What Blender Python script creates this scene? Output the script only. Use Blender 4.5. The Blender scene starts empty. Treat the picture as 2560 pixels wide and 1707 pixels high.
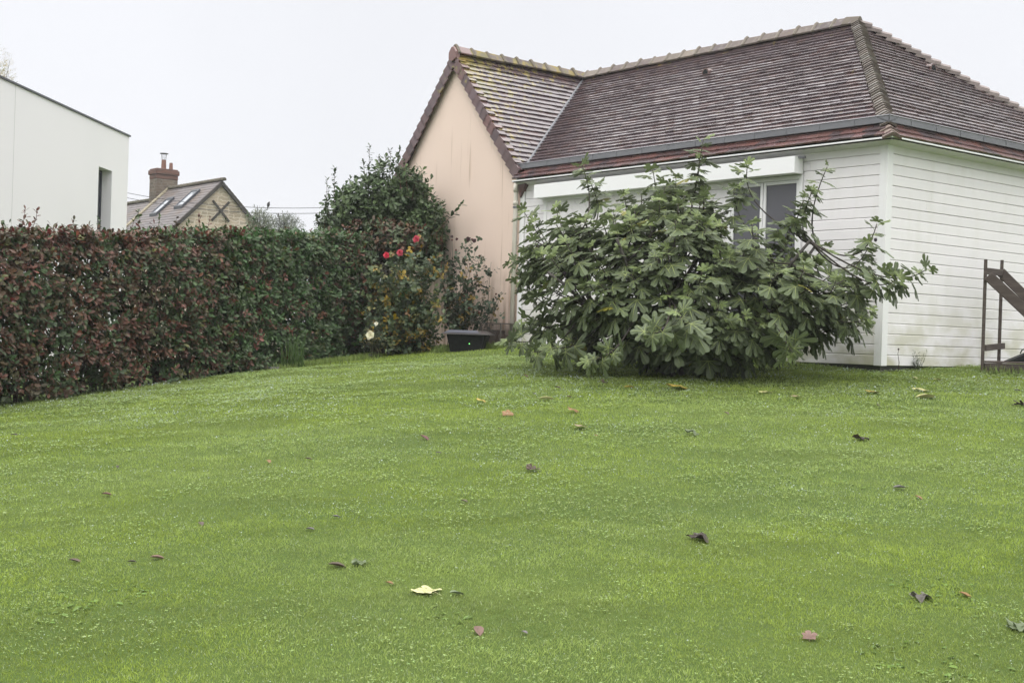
import bpy, bmesh, math, random
import numpy as np
from mathutils import Vector, Matrix
rng = np.random.default_rng(7); random.seed(7)
S = bpy.context.scene; COL = S.collection
PI = math.pi; R = math.radians
# ------------------------------------------------------------------ camera
EZ = 1.8; FPX = 3271.6; PITCH = -.0028; ROLL = .0317
cd = bpy.data.cameras.new('camera'); cam = bpy.data.objects.new('camera', cd); COL.objects.link(cam)
cd.sensor_width = 36; cd.lens = FPX / 2560 * 36; cd.clip_start = .1; cd.clip_end = 3000
c_, s_ = math.cos(PITCH), math.sin(PITCH); cr, sr = math.cos(ROLL), math.sin(ROLL)
RGT = Vector((1, 0, 0)); UP = Vector((0, -s_, c_)); FWD = Vector((0, c_, s_))
r2 = cr * RGT + sr * UP; u2 = -sr * RGT + cr * UP
cam.matrix_world = Matrix(((r2.x, u2.x, -FWD.x, 0), (r2.y, u2.y, -FWD.y, 0), (r2.z, u2.z, -FWD.z, EZ), (0, 0, 0, 1)))
S.camera = cam
# ------------------------------------------------------------------ overcast sky and weak sun
SUN_EL, SUN_AZ = R(58), R(200)     # azimuth measured from +Y clockwise
w = bpy.data.worlds.new('World'); S.world = w; w.use_nodes = True
nt = w.node_tree; N = nt.nodes; L = nt.links; N.clear()
out = N.new('ShaderNodeOutputWorld'); bg = N.new('ShaderNodeBackground'); bg.inputs[1].default_value = 1.0
tc = N.new('ShaderNodeTexCoord'); sep = N.new('ShaderNodeSeparateXYZ'); L.new(tc.outputs['Generated'], sep.inputs[0])
ramp = N.new('ShaderNodeValToRGB'); L.new(sep.outputs[2], ramp.inputs[0])
e = ramp.color_ramp.elements
e[0].position = 0; e[0].color = (.89, .90, .935, 1); e[1].position = 1; e[1].color = (3.5, 3.45, 3.45, 1)
k = ramp.color_ramp.elements.new(.27); k.color = (.905, .915, .955, 1)
k = ramp.color_ramp.elements.new(.36); k.color = (1.55, 1.54, 1.55, 1)
k = ramp.color_ramp.elements.new(.6); k.color = (2.6, 2.58, 2.58, 1)
sky = N.new('ShaderNodeTexSky'); sky.sky_type = 'NISHITA'; sky.sun_disc = False
sky.sun_elevation = SUN_EL; sky.sun_rotation = SUN_AZ
skm = N.new('ShaderNodeMixRGB'); skm.blend_type = 'ADD'; skm.inputs[0].default_value = .004
L.new(ramp.outputs[0], skm.inputs[1]); L.new(sky.outputs[0], skm.inputs[2])
cn_ = N.new('ShaderNodeTexNoise'); cn_.inputs['Scale'].default_value = 3; cn_.inputs['Detail'].default_value = 3; L.new(tc.outputs['Generated'], cn_.inputs[0])
cmr = N.new('ShaderNodeMapRange'); cmr.inputs[1].default_value = .3; cmr.inputs[2].default_value = .7; cmr.inputs[3].default_value = .955; cmr.inputs[4].default_value = 1.02; L.new(cn_.outputs[0], cmr.inputs[0])
cml = N.new('ShaderNodeMixRGB'); cml.blend_type = 'MULTIPLY'; cml.inputs[0].default_value = 1; L.new(skm.outputs[0], cml.inputs[1]); L.new(cmr.outputs[0], cml.inputs[2])
L.new(cml.outputs[0], bg.inputs[0]); L.new(bg.outputs[0], out.inputs[0])
sl = bpy.data.lights.new('sun', 'SUN'); sl.energy = .8; sl.angle = R(25); sl.color = (1, .97, .92)
so = bpy.data.objects.new('sun', sl); COL.objects.link(so)
sd = Vector((math.sin(SUN_AZ) * math.cos(SUN_EL), math.cos(SUN_AZ) * math.cos(SUN_EL), math.sin(SUN_EL)))
so.rotation_euler = sd.to_track_quat('Z', 'Y').to_euler()
S.view_settings.view_transform = 'Standard'; S.view_settings.look = 'None'; S.view_settings.exposure = 0; S.view_settings.gamma = 1
S.render.engine = 'CYCLES'; S.cycles.max_bounces = 8; S.cycles.diffuse_bounces = 4; S.cycles.glossy_bounces = 3
S.cycles.transmission_bounces = 4; S.cycles.transparent_max_bounces = 8; S.cycles.use_denoising = True

# ------------------------------------------------------------------ helpers
def ray(px, py):
    dx, dy = px - 1280, py - 853.5
    a = dx * cr + dy * sr; b = -dx * sr + dy * cr
    v = RGT * (a / FPX) + UP * (-b / FPX) + FWD
    return np.array(v)
def at(px, py, Y):
    d = ray(px, py); return d / d[1] * Y + np.array([0, 0, EZ])
def hash2(ix, iy, seed):
    n = (ix.astype(np.int64) * 374761393 + iy.astype(np.int64) * 668265263 + seed * 144269) & 0xffffffff
    n = ((n ^ (n >> 13)) * 1274126177) & 0xffffffff
    return ((n ^ (n >> 16)) & 0xffff) / 65535.0
def vnoise(x, y, seed=0):
    x = np.asarray(x, float); y = np.asarray(y, float)
    ix, iy = np.floor(x), np.floor(y); fx, fy = x - ix, y - iy
    fx = fx * fx * (3 - 2 * fx); fy = fy * fy * (3 - 2 * fy)
    a, b, c, d = hash2(ix, iy, seed), hash2(ix + 1, iy, seed), hash2(ix, iy + 1, seed), hash2(ix + 1, iy + 1, seed)
    return (a * (1 - fx) + b * fx) * (1 - fy) + (c * (1 - fx) + d * fx) * fy
def fbm(x, y, seed=0, o=4):
    s = 0; a = .5; t = 0
    for i in range(o):
        s = s + a * vnoise(x * 2 ** i, y * 2 ** i, seed + i * 17); t += a; a *= .55
    return s / t
# ground surface: quadratic fitted through surveyed spots (x, y, height)
_c = [at(1058, 1480, 6.9), at(1280, 1707, 5.65), at(200, 1707, 5.5), at(2400, 1707, 5.75), at(0, 1018, 14.6), at(675, 925, 18.6),
      at(925, 876, 21.0), np.array([4.345, 15.3, EZ - .27]), at(2481, 940, 15.9), at(1175, 884, 20.0), at(1440, 905, 17.2), at(1900, 950, 13.6)]
def _w(x, y): yc = np.where(y < 15, 5 + np.logaddexp(0, (y - 5) * 2) / 2, y); return 9 * np.tanh(x / 9), np.where(yc > 20, 20 + 3 * np.tanh((yc - 20) / 3), yc)
def _t(x, y): return np.stack([np.ones_like(x), x, y, x * y, y * y, x * x], -1)
_c += [at(0, 1018, 14.6)] * 4 + [at(300, 980, 16.3)] * 3 + [at(675, 925, 18.6)] * 2
_P = np.array(_c); _G = np.linalg.lstsq(np.vstack([_t(*_w(_P[:, 0], _P[:, 1])), np.diag([0, 0, 0, .05, .05, .6])]), np.concatenate([_P[:, 2], np.zeros(6)]), rcond=None)[0]
def gz(x, y, micro=True):
    x = np.asarray(x, float); y = np.asarray(y, float)
    xc, yc = _w(x, y)
    z = (_t(xc, yc) * _G).sum(-1)
    if micro:
        m = np.exp(-np.maximum(0, np.hypot(x, y - 12) - 22) / 5)
        z = z + m * ((fbm(x * .9, y * 1.3, 3) - .5) * .045 + (vnoise(x * 3.2 + y, y * 5, 9) - .5) * .016)
    return z
def g3(x, y): return np.array([x, y, float(gz(x, y))])
def hit(px, py):
    d = ray(px, py); d = d / d[1]; lo, hi = 4.0, 40.0
    prev = lo
    for y in np.arange(4, 40, .1):
        p = d * y
        if p[2] + EZ < float(gz(p[0], p[1])): break
        prev = y
    a, b = prev, y
    for _ in range(20):
        m = (a + b) / 2; p = d * m
        if p[2] + EZ < float(gz(p[0], p[1])): b = m
        else: a = m
    p = d * a; return np.array([p[0], p[1], float(gz(p[0], p[1]))])
def nrm(v): return v / np.maximum(np.linalg.norm(v, axis=-1, keepdims=True), 1e-9)

def tag(o, label=None, cat=None, group=None, kind=None):
    if label: o['label'] = label
    if cat: o['category'] = cat
    if group: o['group'] = group
    if kind: o['kind'] = kind
    return o
def empty(name, loc=(0, 0, 0), rz=0, label=None, cat=None, group=None):
    o = bpy.data.objects.new(name, None); COL.objects.link(o); o.location = loc; o.rotation_euler = (0, 0, rz); o.empty_display_size = .2
    return tag(o, label, cat, group)

class Soup:
    def __init__(s): s.v = []; s.lp = []; s.ct = []; s.mi = []; s.tn = []; s.n = 0
    def raw(s, V, F, mi=0, tint=(1, 1, 1)):
        V = np.asarray(V, float); s.v.append(V)
        s.lp.append(np.concatenate([np.asarray(f) for f in F]) + s.n); s.ct.append(np.array([len(f) for f in F]))
        s.mi.append(np.full(len(F), mi) if np.isscalar(mi) else np.asarray(mi))
        t = np.zeros((len(V), 4)); t[:, :3] = tint; s.tn.append(t); s.n += len(V)
    def inst(s, tm, P, X, Y, Z, sc, tint):
        """copies of template tm = (V, F, mi, shade) at P with axes X, Y, Z scaled by sc (N,3) and tinted (N,3)"""
        V, F, mi, sh = tm; n = len(P); m = len(V)
        if n == 0: return
        A = V[None, :, :] * sc[:, None, :]
        W = P[:, None, :] + A[..., 0:1] * X[:, None, :] + A[..., 1:2] * Y[:, None, :] + A[..., 2:3] * Z[:, None, :]
        s.v.append(W.reshape(-1, 3)); lp = np.concatenate([np.asarray(f) for f in F])
        s.lp.append((lp[None, :] + (np.arange(n) * m)[:, None]).ravel() + s.n)
        s.ct.append(np.tile([len(f) for f in F], n)); s.mi.append(np.tile(mi, n))
        t = np.zeros((n, m, 4)); t[..., :3] = tint[:, None, :] * sh[None, :, None]; s.tn.append(t.reshape(-1, 4)); s.n += n * m
    def box(s, a, b, mi=0, tint=(1, 1, 1), M=None):
        (x0, y0, z0), (x1, y1, z1) = a, b
        V = np.array([(x0, y0, z0), (x1, y0, z0), (x1, y1, z0), (x0, y1, z0), (x0, y0, z1), (x1, y0, z1), (x1, y1, z1), (x0, y1, z1)], float)
        if M is not None: V = np.array([M @ Vector(q) for q in V])
        s.raw(V, [(0, 3, 2, 1), (4, 5, 6, 7), (0, 1, 5, 4), (1, 2, 6, 5), (2, 3, 7, 6), (3, 0, 4, 7)], mi, tint)
    def prism(s, prof, a, b, ax, mi=0, tint=(1, 1, 1)):
        """extrude a 2-D profile (list of (p, q)) along axis ax from a to b; p,q are the other two axes in order"""
        n = len(prof); V = []
        for c in (a, b):
            for p, q in prof:
                V.append({0: (c, p, q), 1: (p, c, q), 2: (p, q, c)}[ax])
        F = [tuple(range(n))[::-1], tuple(range(n, 2 * n))] + [(i, (i + 1) % n, n + (i + 1) % n, n + i) for i in range(n)]
        s.raw(V, F, mi, tint)
    def tube(s, pts, rad, sides=6, mi=0, tint=(1, 1, 1), cap=True):
        pts = np.asarray(pts, float); n = len(pts); rad = np.broadcast_to(rad, n)
        T = nrm(np.gradient(pts, axis=0)); ref = np.array([0, 0, 1.0]) if abs(T[0][2]) < .9 else np.array([1.0, 0, 0])
        V = []
        for i in range(n):
            x = nrm(np.cross(T[i], ref)); y = np.cross(T[i], x); ref = -y if False else ref
            for k in range(sides):
                a = 2 * PI * k / sides; V.append(pts[i] + rad[i] * (math.cos(a) * x + math.sin(a) * y))
        F = [(i * sides + k, i * sides + (k + 1) % sides, (i + 1) * sides + (k + 1) % sides, (i + 1) * sides + k) for i in range(n - 1) for k in range(sides)]
        if cap: F += [tuple(range(sides))[::-1], tuple(range((n - 1) * sides, n * sides))]
        s.raw(V, F, mi, tint)
    def build(s, name, mats, parent=None, smooth=False, offset=None):
        V = np.concatenate(s.v); lp = np.concatenate(s.lp).astype(np.int32); ct = np.concatenate(s.ct).astype(np.int32)
        if offset is not None: V = V - np.asarray(offset)
        me = bpy.data.meshes.new(name); me.vertices.add(len(V)); me.vertices.foreach_set('co', V.astype(np.float32).ravel())
        me.loops.add(len(lp)); me.loops.foreach_set('vertex_index', lp)
        me.polygons.add(len(ct)); st = np.concatenate([[0], np.cumsum(ct)[:-1]]).astype(np.int32)
        me.polygons.foreach_set('loop_start', st); me.polygons.foreach_set('loop_total', ct)
        me.polygons.foreach_set('material_index', np.concatenate(s.mi).astype(np.int32))
        me.polygons.foreach_set('use_smooth', np.full(len(ct), smooth))
        at_ = me.attributes.new('tint', 'FLOAT_COLOR', 'POINT'); at_.data.foreach_set('color', np.concatenate(s.tn).astype(np.float32).ravel())
        for m in (mats if isinstance(mats, (list, tuple)) else [mats]): me.materials.append(m)
        me.update(calc_edges=True); me.validate()
        o = bpy.data.objects.new(name, me); COL.objects.link(o)
        if offset is not None and parent is None: o.location = offset
        if parent is not None: o.parent = parent
        return o
def bevel(o, wdt=.004, seg=1):
    m = o.modifiers.new('edge', 'BEVEL'); m.width = wdt; m.segments = seg; m.limit_method = 'ANGLE'; m.angle_limit = R(40); return o

# ------------------------------------------------------------------ materials
def mat(name, col=(.5, .5, .5), rough=.6, spec=.5, tint=False, noise=None, bump=None, transl=0, extra=None, coat=0, metal=0, back=None):
    """noise = list of (scale xyz, colour, lo, hi, strength); bump = (scale xyz, strength, distance)"""
    m = bpy.data.materials.new(name); m.use_nodes = True; nt = m.node_tree; N = nt.nodes; L = nt.links
    bs = N['Principled BSDF']; bs.inputs['Roughness'].default_value = rough; bs.inputs['Specular IOR Level'].default_value = spec
    bs.inputs['Metallic'].default_value = metal
    if coat: bs.inputs['Coat Weight'].default_value = coat; bs.inputs['Coat Roughness'].default_value = .25
    co = N.new('ShaderNodeTexCoord').outputs['Object']
    rgb = N.new('ShaderNodeRGB'); rgb.outputs[0].default_value = (*col, 1); cur = rgb.outputs[0]
    if tint:
        a = N.new('ShaderNodeAttribute'); a.attribute_name = 'tint'
        mx = N.new('ShaderNodeMixRGB'); mx.blend_type = 'MULTIPLY'; mx.inputs[0].default_value = 1
        L.new(cur, mx.inputs[1]); L.new(a.outputs['Color'], mx.inputs[2]); cur = mx.outputs[0]
    def nz(sc, detail=4):
        mp = N.new('ShaderNodeMapping'); mp.inputs['Scale'].default_value = sc; L.new(co, mp.inputs[0])
        t = N.new('ShaderNodeTexNoise'); t.inputs['Scale'].default_value = 1; t.inputs['Detail'].default_value = detail; L.new(mp.outputs[0], t.inputs[0]); return t.outputs[0]
    for (sc, c, lo, hi, stg) in (noise or []):
        mr = N.new('ShaderNodeMapRange'); mr.inputs[1].default_value = lo; mr.inputs[2].default_value = hi; mr.inputs[3].default_value = 0; mr.inputs[4].default_value = stg
        L.new(nz(sc), mr.inputs[0]); mx = N.new('ShaderNodeMixRGB'); L.new(mr.outputs[0], mx.inputs[0]); L.new(cur, mx.inputs[1]); mx.inputs[2].default_value = (*c, 1); cur = mx.outputs[0]
    if extra: cur = extra(N, L, co, cur, nz) or cur
    if back is not None:
        ge = N.new('ShaderNodeNewGeometry'); mx = N.new('ShaderNodeMixRGB'); mx.blend_type = 'MIX'
        mu = N.new('ShaderNodeMath'); mu.operation = 'MULTIPLY'; mu.inputs[1].default_value = .35; L.new(ge.outputs['Backfacing'], mu.inputs[0])
        L.new(mu.outputs[0], mx.inputs[0]); L.new(cur, mx.inputs[1]); mx.inputs[2].default_value = (*back, 1); cur = mx.outputs[0]
    L.new(cur, bs.inputs['Base Color'])
    if bump:
        b = N.new('ShaderNodeBump'); b.inputs['Strength'].default_value = bump[1]; b.inputs['Distance'].default_value = bump[2]
        L.new(nz(bump[0], 6), b.inputs['Height']); L.new(b.outputs[0], bs.inputs['Normal'])
    if transl:
        tr = N.new('ShaderNodeBsdfTranslucent'); ms = N.new('ShaderNodeMixShader'); ms.inputs[0].default_value = transl
        g = N.new('ShaderNodeGamma'); g.inputs[1].default_value = .85; L.new(cur, g.inputs[0]); L.new(g.outputs[0], tr.inputs[0])
        L.new(bs.outputs[0], ms.inputs[1]); L.new(tr.outputs[0], ms.inputs[2]); L.new(ms.outputs[0], N['Material Output'].inputs[0])
    return m
def streaks(c, amt, lo=.55, hi=.75, sc=(9, 9, .35), zlo=None, zhi=None):
    """vertical run-off stains, limited in height"""
    def f(N, L, co, cur, nz):
        mr = N.new('ShaderNodeMapRange'); mr.inputs[1].default_value = lo; mr.inputs[2].default_value = hi; mr.inputs[4].default_value = amt
        L.new(nz(sc), mr.inputs[0]); fac = mr.outputs[0]
        if zlo is not None:
            sp = N.new('ShaderNodeSeparateXYZ'); L.new(co, sp.inputs[0]); m2 = N.new('ShaderNodeMapRange')
            m2.inputs[1].default_value = zlo; m2.inputs[2].default_value = zhi; m2.inputs[3].default_value = 1; m2.inputs[4].default_value = 0
            L.new(sp.outputs[2], m2.inputs[0]); mu = N.new('ShaderNodeMath'); mu.operation = 'MULTIPLY'; L.new(fac, mu.inputs[0]); L.new(m2.outputs[0], mu.inputs[1]); fac = mu.outputs[0]
        mx = N.new('ShaderNodeMixRGB'); L.new(fac, mx.inputs[0]); L.new(cur, mx.inputs[1]); mx.inputs[2].default_value = (*c, 1); return mx.outputs[0]
    return f
def chain(*fs):
    def f(N, L, co, cur, nz):
        for g in fs: cur = g(N, L, co, cur, nz)
        return cur
    return f
M = {}
M['render'] = mat('beige_render', (.72, .585, .50), .9, .2, noise=[((.5, .5, .35), (.64, .505, .425), .4, .66, .6), ((120, 120, 120), (.45, .35, .26), .5, .8, .25)],
    bump=((260, 260, 260), .35, .004), extra=chain(streaks((.33, .23, .15), .55, .62, .74, (11, 11, .5)), streaks((.20, .12, .07), .9, .45, .68, (7, 7, .8), .3, 1.3)))
M['clad'] = mat('white_cladding', (.745, .725, .735), .55, .35, tint=True, noise=[((2, 2, 40), (.66, .66, .65), .5, .75, .35)], bump=((3, 3, 90), .12, .004),
    extra=chain(streaks((.40, .39, .25), .75, .40, .62, (2.2, 2.2, 4), -.15, .8), streaks((.62, .61, .57), .3, .5, .7, (5, 5, 1.2))))
M['white'] = mat('white_trim', (.74, .74, .74), .4, .4, noise=[((3, 3, 6), (.72, .73, .72), .5, .8, .4)])
M['white_metal'] = mat('white_metal_cover', (.78, .785, .79), .35, .5)
M['soffit'] = mat('soffit', (.70, .69, .69), .5, .4, noise=[((4, 4, 4), (.60, .59, .58), .45, .7, .5)])
def lichen(N, L, co, cur, nz):
    a = N.new('ShaderNodeAttribute'); a.attribute_name = 'tint'
    t = N.new('ShaderNodeMath'); t.operation = 'MULTIPLY'; L.new(a.outputs['Alpha'], t.inputs[0]); t.inputs[1].default_value = 1
    n = nz((9, 9, 9), 8); ad = N.new('ShaderNodeMath'); ad.operation = 'ADD'; L.new(n, ad.inputs[0]); ad.inputs[1].default_value = -.0
    s2 = N.new('ShaderNodeMath'); s2.operation = 'ADD'; L.new(n, s2.inputs[0]); L.new(t.outputs[0], s2.inputs[1])
    mr = N.new('ShaderNodeMapRange'); mr.inputs[1].default_value = .80; mr.inputs[2].default_value = .90; mr.inputs[3].default_value = 0; mr.inputs[4].default_value = .85
    L.new(s2.outputs[0], mr.inputs[0])
    r = N.new('ShaderNodeValToRGB'); L.new(nz((5, 5, 5), 3), r.inputs[0]); r.color_ramp.elements[0].position = .38; r.color_ramp.elements[0].color = (.14, .13, .05, 1)
    r.color_ramp.elements[1].position = .6; r.color_ramp.elements[1].color = (.25, .195, .05, 1)
    mx = N.new('ShaderNodeMixRGB'); L.new(mr.outputs[0], mx.inputs[0]); L.new(cur, mx.inputs[1]); L.new(r.outputs[0], mx.inputs[2]); return mx.outputs[0]
M['tile'] = mat('clay_roof_tile', (.96, .90, .90), .22, .8, tint=True, noise=[((25, 25, 25), (.05, .045, .045), .55, .8, .5)], bump=((40, 40, 40), .2, .004), extra=lichen)
M['ridge'] = mat('ridge_tile', (1, 1, 1), .7, .4, tint=True, noise=[((14, 14, 14), (.24, .215, .19), .5, .72, .5)], bump=((50, 50, 50), .3, .006), extra=lichen)
M['mortar'] = mat('mortar', (.29, .27, .25), .9, .2, tint=True, noise=[((12, 12, 12), (.15, .13, .105), .45, .65, .8)], bump=((40, 40, 40), .4, .01))
M['zinc'] = mat('zinc_gutter', (.15, .155, .168), .5, .5, metal=.25, noise=[((3, 3, 12), (.20, .205, .215), .4, .7, .5)])
M['glass'] = mat('window_glass', (.085, .085, .10), .08, .6)
M['pvc'] = mat('white_plastic_pipe', (.62, .59, .52), .45, .4, noise=[((6, 6, 3), (.48, .44, .36), .45, .7, .6)])
M['plinth'] = mat('dark_plinth', (.07, .07, .065), .9, .2, noise=[((8, 8, 8), (.12, .12, .10), .4, .7, .6)])
M['brick'] = mat('brown_opening', (.10, .065, .05), .9, .2, noise=[((9, 9, 9), (.05, .035, .03), .4, .7, .8)])
M['wire'] = mat('rusty_wire', (.08, .07, .06), .6, .4)
M['black'] = mat('black_plastic', (.008, .009, .009), .6, .15, noise=[((20, 20, 20), (.02, .023, .02), .4, .7, .5)])
M['panel'] = mat('lid_panel', (.10, .105, .13), .3, .5)
M['lidgrey'] = mat('lid_grey', (.045, .04, .04), .35, .5)
M['lettering'] = mat('lettering', (.7, .7, .7), .5, .3)
led = mat('green_led', (.1, .8, .1)); led.node_tree.nodes['Principled BSDF'].inputs['Emission Color'].default_value = (.25, 1, .2, 1); led.node_tree.nodes['Principled BSDF'].inputs['Emission Strength'].default_value = 6
M['led'] = led
M['timber'] = mat('weathered_timber', (.062, .048, .042), .8, .3, tint=True, noise=[((4, 4, 30), (.12, .10, .085), .45, .75, .7)], bump=((10, 10, 60), .5, .006))
M['modern'] = mat('white_plaster', (.745, .735, .745), .85, .2, noise=[((.3, .3, .3), (.67, .67, .675), .4, .7, .5)], bump=((60, 60, 60), .1, .004))
M['anthracite'] = mat('anthracite', (.04, .045, .055), .5, .5)
def stone(N, L, co, cur, nz):
    sp = N.new('ShaderNodeSeparateXYZ'); L.new(co, sp.inputs[0]); ad = N.new('ShaderNodeMath'); L.new(sp.outputs[0], ad.inputs[0]); L.new(sp.outputs[1], ad.inputs[1])
    cb = N.new('ShaderNodeCombineXYZ'); L.new(ad.outputs[0], cb.inputs[0]); L.new(sp.outputs[2], cb.inputs[1])
    wr = N.new('ShaderNodeMixRGB'); wr.blend_type = 'ADD'; wr.inputs[0].default_value = .22; L.new(cb.outputs[0], wr.inputs[1])
    t2 = N.new('ShaderNodeTexNoise'); t2.inputs['Scale'].default_value = 3.5; L.new(cb.outputs[0], t2.inputs[0]); L.new(t2.outputs[1], wr.inputs[2])
    b = N.new('ShaderNodeTexBrick'); L.new(wr.outputs[0], b.inputs[0]); b.inputs['Scale'].default_value = 1; b.inputs['Brick Width'].default_value = .55; b.inputs['Row Height'].default_value = .15
    b.inputs['Mortar Size'].default_value = .016; b.inputs['Color1'].default_value = (.50, .41, .32, 1); b.inputs['Color2'].default_value = (.31, .27, .215, 1); b.inputs['Mortar'].default_value = (.58, .52, .44, 1)
    b.offset_frequency = 3; b.squash = .6; b.squash_frequency = 3
    mx = N.new('ShaderNodeMixRGB'); mx.blend_type = 'MULTIPLY'; mx.inputs[0].default_value = 1; L.new(b.outputs[0], mx.inputs[1]); L.new(cur, mx.inputs[2]); return mx.outputs[0]
M['stone'] = mat('rubble_stone', (1, 1, 1), .9, .2, noise=[((1.2, 1.2, 1.2), (.75, .7, .62), .4, .7, .8)], extra=stone)
M['darkstone'] = mat('dark_rubble_stone', (.34, .33, .33), .9, .2, noise=[((3, 3, 3), (.22, .2, .19), .4, .7, .8)], extra=stone)
M['redbrick'] = mat('chimney_brick', (.10, .065, .055), .9, .2, noise=[((2, 2, 14), (.16, .08, .06), .4, .6, .8)])
M['oldtile'] = mat('old_roof_tile', (.125, .112, .11), .55, .4, tint=True, noise=[((.7, .7, .7), (.13, .09, .06), .5, .62, .6), ((5, 5, 5), (.12, .10, .10), .4, .6, .5)])
M['pot'] = mat('terracotta', (.19, .10, .075), .8, .2)
M['darkwood'] = mat('dark_wood', (.05, .045, .04), .8, .2)
M['skyglass'] = mat('roof_glass', (.25, .27, .3), .05, 1.0)
M['leaf'] = mat('leaf', (1, 1, 1), .45, .32, tint=True, transl=.15, back=(.10, .12, .07))
M['figleaf'] = mat('fig_leaf', (1, 1, 1), .5, .35, tint=True, transl=.18, noise=[((14, 14, 14), (.07, .10, .03), .5, .75, .3)], back=(.14, .17, .09))
M['vein'] = mat('fig_vein', (.27, .32, .11), .5, .3, transl=.1)
M['bark'] = mat('fig_bark', (.055, .05, .045), .8, .2, tint=True, noise=[((15, 15, 15), (.11, .10, .09), .5, .7, .6)])
M['twig'] = mat('twig', (.05, .035, .028), .8, .2, tint=True)
M['fruit'] = mat('fig_fruit', (1, 1, 1), .45, .4, tint=True)
M['petal'] = mat('petal', (1, 1, 1), .5, .3, tint=True, transl=.2)
M['grass'] = mat('grass_blade', (1, 1, 1), .5, .22, tint=True, transl=.3)
M['dew'] = mat('dew', (.42, .50, .42), .1, 1.0)
M['fallen'] = mat('fallen_leaf', (1, 1, 1), .5, .4, tint=True, transl=.1, noise=[((30, 30, 30), (.05, .035, .02), .6, .8, .5)])
M['cable'] = mat('cable', (.05, .05, .055), .6, .3)
M['bird'] = mat('bird', (.05, .05, .05), .7, .2)
M['slate'] = mat('slate', (.12, .11, .12), .6, .4, noise=[((6, 6, 6), (.22, .21, .21), .4, .7, .6)])
def gcol(N, L, co, cur, nz): return None
M['ground'] = mat('soil_and_turf', (.065, .10, .024), .95, .1, noise=[((.5, .7, 1), (.08, .115, .026), .4, .65, .9), ((9, 9, 9), (.06, .085, .025), .45, .75, .6)], bump=((30, 30, 30), .5, .02))

# ------------------------------------------------------------------ ground
def grid_axis(lo, hi, a, b, fine, n):
    return np.unique(np.concatenate([-np.geomspace(1, abs(lo - a) + 1, n)[::-1] + 1 + a, np.arange(a, b, fine), np.geomspace(1, hi - b + 1, n) - 1 + b]))
xs = grid_axis(-600, 600, -13, 13, .13, 22); ys = grid_axis(-300, 900, 2, 26, .13, 22)
GX, GY = np.meshgrid(xs, ys); GZ = gz(GX, GY); nx, ny = len(xs), len(ys)
I = np.arange(nx * ny).reshape(ny, nx); Q = np.stack([I[:-1, :-1], I[:-1, 1:], I[1:, 1:], I[1:, :-1]], -1).reshape(-1, 4)
sp = Soup(); sp.v.append(np.stack([GX, GY, GZ], -1).reshape(-1, 3)); sp.n = nx * ny; sp.lp.append(Q.ravel()); sp.ct.append(np.full(len(Q), 4)); sp.mi.append(np.zeros(len(Q)))
sp.tn.append(np.ones((nx * ny, 4))); tag(sp.build('ground', M['ground'], smooth=True), kind='structure')

# ------------------------------------------------------------------ the house  (local x = right along the facade, y = into the house, z = height above the eye line)
TH = R(38.72); HZ = empty('house', (4.345, 15.4, EZ), -(PI / 2 - TH), 'low house with beige rendered gable, white board cladding and brown tiled hipped roof', 'house')
SR, TA, TAP, TL, SB = 2.855, 2.635, 8.65, 6.81, 6.5      # ridge depth, hip apex, wing ridge, wing right edge, house depth
K1 = .745; Z0 = 2.63; ZR = Z0 + K1 * SR; K2 = (ZR - Z0) / TA; KW = (ZR - Z0) / (TAP - TL); TLL = 2 * TAP - TL
ZB = -.187; KB = (ZR - Z0) / (SB - SR)
# gable wall: pentagon slab
s = Soup(); pr = [(-TLL + .08, -.6), (-TL - .03, -.6), (-TL - .03, Z0 - .06), (-TAP, ZR - .05), (-TLL + .08, Z0 - .06)]
s.prism([(p, q) for p, q in pr], 0.0, .25, 1); s.build('gable_wall', M['render'], HZ)
s = Soup(); s.box((-TLL + .08, .25, -.6), (-TLL + .3, 7, 2.6)); s.box((-TLL + .3, SB - .2, -.6), (-.3, SB, 2.55)); s.build('rear_wall', M['render'], HZ)
# foundation
s = Soup(); s.box((-TL, .03, -.7), (-.03, .3, ZB + .002)); s.box((-.3, .3, -.7), (-.03, SB, ZB + .002)); s.build('plinth', M['plinth'], HZ)
# cladding
def boards(soup, a0, a1, face, holes=()):
    z = ZB; i = 0
    while z < 2.44:
        zt = min(z + .125, 2.44); j = rng.uniform(-.0012, .0012)
        jt = rng.uniform(a0 + .6, a1 - .3); segs = [(a0, jt - .0012), (jt + .0012, a1)] if rng.random() < .6 else [(a0, a1)]
        for (h0, h1, hz0, hz1) in holes:
            if zt > hz0 + .01 and z < hz1 - .01:
                segs = [q for (p0, p1) in segs for q in ((p0, min(p1, h0)), (max(p0, h1), p1)) if q[1] - q[0] > .02]
        for p0, p1 in segs:
            t = 1 + rng.uniform(-.035, .02)
            prof = [(0, z + .001), (-.012 + j, z + .001), (-.017 + j, z + .004), (-.017 + j, zt - .014), (-.009 + j, zt - .005), (0, zt - .005)]
            if face == 'f': soup.prism(prof, p0, p1, 0, 0, (t, t, t))
            else: soup.prism([(-q[0], q[1]) for q in prof], p0, p1, 1, 0, (t, t, t))
        z = zt
s = Soup(); s.box((-TL, .0, ZB), (0, .25, 2.456)); boards(s, -TL + .12, -.085, 'f', [(-2.47, -1.20, -.08, 2.17)]); s.build('front_cladding', M['clad'], HZ)
s = Soup(); s.box((-.25, .25, ZB), (0, SB, 2.456)); boards(s, .085, SB, 's'); s.build('side_cladding', M['clad'], HZ)
s = Soup(); s.box((-.085, -.026, ZB - .005), (-.002, -.001, 2.45)); s.box((-.002, -.026, ZB - .005), (.026, .085, 2.45)); bevel(s.build('corner_board', M['white'], HZ), .003)
s = Soup(); s.box((-TL - .005, -.03, ZB), (-TL + .1, -.001, 2.44)); bevel(s.build('corner_board', M['white'], HZ), .003)
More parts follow.
